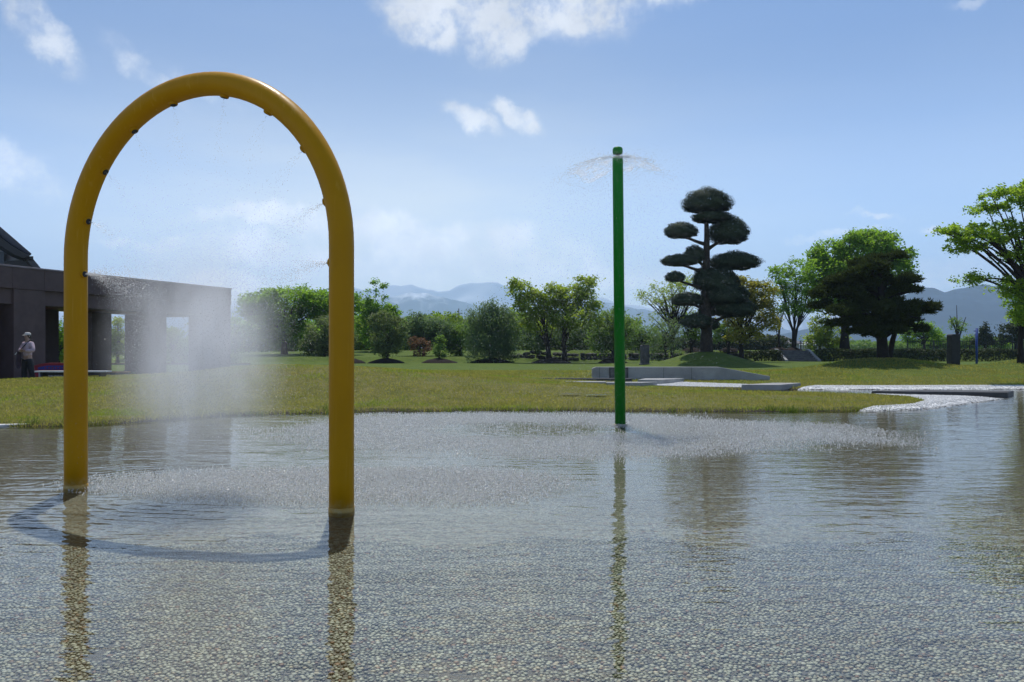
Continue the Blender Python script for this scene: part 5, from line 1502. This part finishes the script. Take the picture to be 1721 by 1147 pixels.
def haze_box():
    m, t = material('haze')
    out = t.new('ShaderNodeOutputMaterial'); v = t.new('ShaderNodeVolumePrincipled')
    v.inputs['Color'].default_value = (0.58, 0.77, 1.0, 1)
    v.inputs['Density'].default_value = HAZE_DENS
    v.inputs['Anisotropy'].default_value = 0.2
    t.l.new(v.outputs[0], out.inputs['Volume'])
    o = MB().box((-6300, -6300, -1.6), (6300, 6300, 650)).build('haze', m)
    return tag(o, kind='stuff')
HAZE_DENS = 2.5e-4
haze_box()

# ------------------------------------------------------------------ grass blades on the near lawn
def grass():
    r = np.random.default_rng(77)
    n = 420000
    Y = 12.2 + (34 - 12.2) * r.random(n) ** 1.35
    X = r.uniform(-.70, .70, n) * Y
    sd = signed(X, Y)
    keep = (sd > 0.02 + .05 * r.random(n)) & (r.random(n) < .75 + .3 * fbm(X * .8, Y * .8, 3, 21))
    lx = (X - BO[0]) * BA[0] + (Y - BO[1]) * BA[1]; ln = (X - BO[0]) * BN[0] + (Y - BO[1]) * BN[1]
    keep &= ~((ln > -1.0) & (lx < 3.3)) & ~((ln > -.0) & (lx < 11.4))
    for p in (BEACH, BANK1, BANK2): keep &= ~in_poly(p, X, Y)
    X, Y, sd = X[keep], Y[keep], sd[keep]
    Z = terrain(X, Y)
    N = len(X)
    h = r.uniform(.02, .055, N) * (1 + 1.3 * (sd < .25) * r.random(N)) * (.8 + .5 * fbm(X * .6, Y * .6, 2, 31)) * (Y / 16) ** .5
    w = r.uniform(.004, .008, N) * (Y / 13)
    a = r.uniform(0, 2 * math.pi, N); l = r.normal(size=(N, 2)) * h[:, None] * .55
    ca, sa = np.cos(a) * w, np.sin(a) * w
    V = np.stack([np.stack([X - ca, Y - sa, Z - .005], 1), np.stack([X + ca, Y + sa, Z - .005], 1), np.stack([X + l[:, 0], Y + l[:, 1], Z + h], 1)], 1).reshape(-1, 3)
    gm = leaf_mat('grass_blade', (0.145, 0.155, 0.032), (0.265, 0.235, 0.088), 0.45, 0.7, (0.17, 0.21, 0.035), .15)
    tag(np_mesh('grass', V, 3, gm), kind='stuff')
grass()
def tufts():
    r = np.random.default_rng(78)
    V = []
    spots = [(PX(925, 15.0), 15.35), (PX(1340, 15.0), 15.3), (PX(1352, 15.0), 15.35), (PX(1300, 15.2), 15.4), (-8.6, 12.5), (-7.6, 12.45), (-6.8, 12.5), (PX(560, 15.3), 15.25)]
    q = r.uniform(-9, 8, 60)
    for (x, y) in spots + [(a, float(np.interp(a, LAND[:15, 0], LAND[:15, 1])) + .1) for a in q]:
        big = (x, y) in spots
        n = 60 if big else 16
        X = x + r.normal(size=n) * (.12 if big else .07); Y = y + r.normal(size=n) * .07
        h = r.uniform(.05, .13, n) * (1.2 if big else .7); a = r.uniform(0, 6.3, n); l = r.normal(size=(n, 2)) * h[:, None] * .5
        Z = terrain(X, Y)
        V.append(np.stack([np.stack([X - .008 * np.cos(a), Y - .008 * np.sin(a), Z - .02], 1), np.stack([X + .008 * np.cos(a), Y + .008 * np.sin(a), Z - .02], 1), np.stack([X + l[:, 0], Y + l[:, 1], Z + h], 1)], 1).reshape(-1, 3))
    tag(np_mesh('grass_tufts', np.concatenate(V), 3, leaf_mat('tuft_blade', (.06, .10, .015), (.12, .16, .03), .4)), kind='stuff')
tufts()

# ------------------------------------------------------------------ water in the air
def drop_mat(name, white):
    m, t = material(name)
    out = t.new('ShaderNodeOutputMaterial')
    gl = t.new('ShaderNodeBsdfGlossy'); gl.inputs['Roughness'].default_value = .22
    tr = t.new('ShaderNodeBsdfTranslucent'); tr.inputs['Color'].default_value = (.97, .96, .95, 1)
    df = t.new('ShaderNodeBsdfDiffuse'); df.inputs['Color'].default_value = (.92, .92, .92, 1)
    cl = t.new('ShaderNodeBsdfTransparent')
    m1 = t.new('ShaderNodeMixShader'); m1.inputs[0].default_value = .35; t.l.new(tr.outputs[0], m1.inputs[1]); t.l.new(df.outputs[0], m1.inputs[2])
    m2 = t.new('ShaderNodeMixShader'); m2.inputs[0].default_value = .30; t.l.new(m1.outputs[0], m2.inputs[1]); t.l.new(gl.outputs[0], m2.inputs[2])
    m3 = t.new('ShaderNodeMixShader'); m3.inputs[0].default_value = white; t.l.new(cl.outputs[0], m3.inputs[1]); t.l.new(m2.outputs[0], m3.inputs[2])
    t.l.new(m3.outputs[0], out.inputs[0])
    return m
def glass_drop():
    m, t = material('water_drops')
    out = t.new('ShaderNodeOutputMaterial')
    g = t.new('ShaderNodeBsdfGlass'); g.inputs['IOR'].default_value = 1.33; g.inputs['Roughness'].default_value = .33
    tr = t.new('ShaderNodeBsdfTransparent'); df = t.new('ShaderNodeBsdfDiffuse'); df.inputs['Color'].default_value = (.95, .95, .93, 1)
    m1 = t.new('ShaderNodeMixShader'); m1.inputs[0].default_value = .45; t.l.new(g.outputs[0], m1.inputs[1]); t.l.new(df.outputs[0], m1.inputs[2])
    m2 = t.new('ShaderNodeMixShader'); m2.inputs[0].default_value = .42; t.l.new(tr.outputs[0], m2.inputs[1]); t.l.new(m1.outputs[0], m2.inputs[2])
    t.l.new(m2.outputs[0], out.inputs[0])
    return m
DROP = glass_drop()
MISTD = drop_mat('fine_spray', .45)
FAINT = drop_mat('falling_drops', .20)
def ballistic(p0, v0, tt, k, wind):
    g = np.array([0, 0, -9.81])
    vt = g[None] / k[:, None] + (wind if wind.ndim == 2 else wind[None])
    e = np.exp(-k * tt)[:, None]
    p = p0 + vt * tt[:, None] + (v0 - vt) * (1 - e) / k[:, None]
    v = vt + (v0 - vt) * e
    return p, v
def arch_spray():
    r = np.random.default_rng(5)
    Ps, Vs, Ss = [], [], []
    for (pos, inn, par) in NOZ:
        low = par[0] == 'z'
        n = 34000 if (low and inn.x > 0) else 12000 if low else (5000 if par[1] == 15 else (1800 if par[1] == 36 else 1200))
        d = np.array(inn)[None] + r.normal(size=(n, 3)) * (.17 if low else .13)
        if not low: d = d + np.array([0, 0, -.05])
        d /= np.linalg.norm(d, axis=1, keepdims=True)
        v0 = d * (1.6 + 4.2 * r.beta(2.0, 2.2, (n, 1)))
        k = r.choice([2.2, 3.5, 6.0], n, p=[.3, .4, .3]) * r.uniform(.8, 1.2, n)
        tt = r.uniform(0, 1.25, n) ** 1.0
        p, v = ballistic(np.array(pos)[None], v0, tt, k, np.array([.22, .12, 0])[None] + r.normal(size=(n, 3)) * np.array([.42, .22, .05]))
        # jets meet in the middle and break up
        ok = p[:, 2] > 0.01
        Ps.append(p[ok]); Vs.append(v[ok]); Ss.append(np.where(k[ok] > 4.5, .0008, .0015) * r.uniform(.7, 1.3, ok.sum()))
    p = np.concatenate(Ps); v = np.concatenate(Vs); s = np.concatenate(Ss)
    o = octs('arch_spray', p, np.stack([s, s, s * (1.2 + .45 * np.linalg.norm(v, axis=1))], 1), MISTD, None, v)
    tag(o, 'veil of fine spray falling inside the yellow arch', 'water spray', kind='stuff')
arch_spray()
def pole_spray():
    r = np.random.default_rng(6)
    n = 26000
    a = r.uniform(0, 2 * math.pi, n)
    sp = r.uniform(.8, 4.6, n) ** 1.0
    v0 = np.stack([np.cos(a) * sp, np.sin(a) * sp, r.uniform(-.4, 1.3, n)], 1)
    k = r.choice([1.1, 2.0, 3.4], n, p=[.35, .4, .25]) * r.uniform(.85, 1.2, n)
    tt = r.uniform(.03, 1.9, n)
    top = np.array([POLE.x - .04, POLE.y, POLE_H + .01])
    p, v = ballistic(top[None], v0, tt, k, np.array([-.25, -.05, 0]))
    ok = p[:, 2] > .01
    p, v = p[ok], v[ok]
    s = r.uniform(.0014, .0030, len(p))
    o = octs('pole_spray', p, np.stack([s, s, s * (1.3 + .5 * np.linalg.norm(v, axis=1))], 1), FAINT, None, v)
    tag(o, 'shower of drops falling round the green spray pole', 'water spray', kind='stuff')
pole_spray()
def splash(name, label, cx, cy, rx, ry, hole, n, seed):
    r = np.random.default_rng(seed)
    X = cx + rx * r.uniform(-1.1, 1.1, n * 2); Y = cy + ry * r.uniform(-1.1, 1.1, n * 2)
    d = np.hypot((X - cx) / rx, (Y - cy) / ry) + .28 * fbm(X * .8, Y * .8, 3, seed)
    pr = sstep(d, 1.02, .72) * sstep(d, hole * .6, hole) if hole > 0 else sstep(d, 1.02, .6)
    k = (r.random(n * 2) < pr) & (signed(X, Y) < -.02)
    X, Y = X[k], Y[k]
    N = len(X)
    Z = np.abs(r.normal(size=N)) * .012 + .001
    s = r.uniform(.0022, .0065, N) * (1 + 1.3 * (r.random(N) < .06))
    A = r.normal(size=(N, 3)) * np.array([.4, .4, 1])
    o = octs(name, np.stack([X, Y, Z], 1), np.stack([s, s, s * r.uniform(1, 2.2, N)], 1), DROP, None, A)
    tag(o, label, 'splashes', kind='stuff')
splash('arch_splashes', 'glittering splashes on the water under the yellow arch', -1.5, 7.15, 2.4, 1.15, 0, 26000, 41)
splash('pole_splashes', 'ring of glittering splashes on the water round the green pole', .9, 11.9, 4.7, 3.3, .42, 72000, 42)
def crowns(name, label, cx, cy, rx, ry, hole, n, seed):  # white crowns added so the sun glints of splashes sit in their colour
    m, t = material('splash_crown')
    out = t.new('ShaderNodeOutputMaterial')
    a = t.new('ShaderNodeBsdfTranslucent'); a.inputs['Color'].default_value = (.97, .97, .96, 1)
    b = t.new('ShaderNodeBsdfDiffuse'); b.inputs['Color'].default_value = (.95, .95, .95, 1)
    g = t.new('ShaderNodeBsdfGlossy'); g.inputs['Roughness'].default_value = .35
    x = t.new('ShaderNodeMixShader'); x.inputs[0].default_value = .4; t.l.new(a.outputs[0], x.inputs[1]); t.l.new(b.outputs[0], x.inputs[2])
    y = t.new('ShaderNodeMixShader'); y.inputs[0].default_value = .3; t.l.new(x.outputs[0], y.inputs[1]); t.l.new(g.outputs[0], y.inputs[2])
    t.l.new(y.outputs[0], out.inputs[0])
    r = np.random.default_rng(seed)
    X = cx + rx * r.uniform(-1.1, 1.1, n * 2); Y = cy + ry * r.uniform(-1.1, 1.1, n * 2)
    d = np.hypot((X - cx) / rx, (Y - cy) / ry) + .30 * fbm(X * .8, Y * .8, 3, seed)
    pr = sstep(d, 1.05, .8) * (.35 + .65 * sstep(d, hole, .75))
    k = (r.random(n * 2) < pr) & (signed(X, Y) < -.02)
    X, Y = X[k], Y[k]; N = len(X)
    rad = r.uniform(.004, .0100, N) * (Y / 10) ** .5; h = rad * r.uniform(1.2, 2.6, N)
    th = r.uniform(0, 6.28, N); V = []
    q = 5
    for j in range(q):
        a0 = th + 2 * math.pi * j / q; a1 = th + 2 * math.pi * (j + 1) / q
        lo0 = np.stack([X + .35 * rad * np.cos(a0), Y + .35 * rad * np.sin(a0), 0 * X - .001], 1); lo1 = np.stack([X + .35 * rad * np.cos(a1), Y + .35 * rad * np.sin(a1), 0 * X - .001], 1)
        hj = h * r.uniform(.6, 1.2, N)
        hi = np.stack([X + rad * np.cos((a0 + a1) / 2), Y + rad * np.sin((a0 + a1) / 2), hj], 1)
        V.append(np.stack([lo0, lo1, hi], 1))
    o = np_mesh(name, np.stack(V, 1).reshape(-1, 3), 3, m)
    tag(o, label, 'splashes', kind='stuff')
crowns('splash_crowns', 'bright little splash crowns on the water under the yellow arch', -1.5, 7.15, 2.45, 1.2, 0, 5200, 51)
crowns('splash_crowns', 'ring of bright little splash crowns round the green pole', .9, 11.9, 4.75, 3.35, .4, 15000, 52)
# thin sheet of water leaving the gap under the cap
def fan():
    m, t = material('water_sheet')
    out = t.new('ShaderNodeOutputMaterial')
    co = t.new('ShaderNodeTexCoord').outputs['Object']
    gl = t.new('ShaderNodeBsdfGlossy'); gl.inputs['Roughness'].default_value = .12
    cl = t.new('ShaderNodeBsdfTransparent'); cl.inputs['Color'].default_value = (.93, .95, .97, 1)
    tr = t.new('ShaderNodeBsdfTranslucent'); tr.inputs['Color'].default_value = (.9, .94, 1, 1)
    nr = t.bump(t.noise(co, 26, 3), 1.0, .05)
    t.l.new(nr, gl.inputs['Normal'])
    fr = t.new('ShaderNodeFresnel'); t.l.new(nr, fr.inputs['Normal'])
    a = t.new('ShaderNodeMixShader'); t.l.new(fr.outputs[0], a.inputs[0]); t.l.new(cl.outputs[0], a.inputs[1]); t.l.new(gl.outputs[0], a.inputs[2])
    b = t.new('ShaderNodeMixShader'); b.inputs[0].default_value = .34; t.l.new(a.outputs[0], b.inputs[1]); t.l.new(tr.outputs[0], b.inputs[2])
    cl2 = t.new('ShaderNodeBsdfTransparent'); e = t.new('ShaderNodeMixShader')
    t.set(e.inputs[0], t.mapr(t.noise(co, 9, 4, .6), .40, .72, 0.10, 0.75)); t.l.new(cl2.outputs[0], e.inputs[1]); t.l.new(b.outputs[0], e.inputs[2])
    t.l.new(e.outputs[0], out.inputs[0])
    n1, n2 = 22, 72
    V = []; Fc = []
    for i in range(n1):
        for k in range(n2):
            a_ = 2 * math.pi * k / n2
            rm = .56 + .13 * math.sin(3 * a_ + 1) + .10 * math.sin(7 * a_) - .12 * math.cos(a_)
            rr_ = .07 + rm * i / (n1 - 1)
            z = POLE_H + .008 - .15 * rr_ - .16 * rr_ ** 2 + .010 * math.sin(9 * a_ + rr_ * 14) * i / n1
            V.append((rr_ * math.cos(a_), rr_ * math.sin(a_), z))
    V = V + [(x, y, z - .003) for x, y, z in V]
    o2 = n1 * n2
    for i in range(n1 - 1):
        for k in range(n2):
            q = (i * n2 + k, (i + 1) * n2 + k, (i + 1) * n2 + (k + 1) % n2, i * n2 + (k + 1) % n2)
            Fc.append(q); Fc.append(tuple(j + o2 for j in q[::-1]))
    for k in range(n2):
        j = (n1 - 1) * n2 + k; j2 = (n1 - 1) * n2 + (k + 1) % n2
        Fc.append((j, j + o2, j2 + o2, j2))
    o = MB().add(V, Fc).build('water_sheet', m, None, True, loc=(POLE.x - .045, POLE.y, 0))
    tag(o, 'clear umbrella of water spreading from under the cap of the green pole', 'water spray')
    r = np.random.default_rng(8)
    N = 4200
    a_ = r.uniform(0, 2 * math.pi, N); q = r.uniform(.3, 1.35, N)
    rr_ = (.62 + .16 * np.sin(3 * a_ + 1) + .10 * np.sin(7 * a_) - .12 * np.cos(a_)) * q
    C = np.stack([POLE.x - .045 + rr_ * np.cos(a_), POLE.y + rr_ * np.sin(a_), POLE_H + .008 - .15 * rr_ - .16 * rr_ ** 2 + r.normal(size=N) * .015], 1)
    s = r.uniform(.0015, .0045, N)
    A = np.stack([np.cos(a_), np.sin(a_), -.2 + 0 * a_], 1)
    tag(octs('rim_drops', C, np.stack([s, s, s * 2], 1), DROP, None, A), 'sparkling drops breaking off the water umbrella on the green pole', 'water spray', kind='stuff')
fan()
# soft core of mist under the arch
def mist():
    m, t = material('spray_mist')
    out = t.new('ShaderNodeOutputMaterial'); v = t.new('ShaderNodeVolumePrincipled')
    v.inputs['Color'].default_value = (.97, .98, 1, 1); v.inputs['Anisotropy'].default_value = .3
    co = t.new('ShaderNodeTexCoord').outputs['Object']
    ln = t.new('ShaderNodeVectorMath', operation='LENGTH'); t.l.new(co, ln.inputs[0])
    f = t.mapr(ln.outputs['Value'], 1.0, .1, 0, 1)
    n = t.mapr(t.noise(t.vmath('MULTIPLY', co, (1.6, 1.6, 1.0)), 1.6, 3, .6), .3, .75, .25, 1.2)
    t.set(v.inputs['Density'], t.math('MULTIPLY', t.math('MULTIPLY', f, n), 2.1))
    t.l.new(v.outputs[0], out.inputs['Volume'])
    o = MB().ellipsoid((0, 0, 0), (1, 1, 1), 24, 14).build('spray_mist', m, None, True, loc=(-2.60, 6.6, 1.15))
    o.scale = (.86, .8, 1.25)
    tag(o, 'soft white cloud of mist hanging where the arch jets meet', 'mist', kind='stuff')
mist()
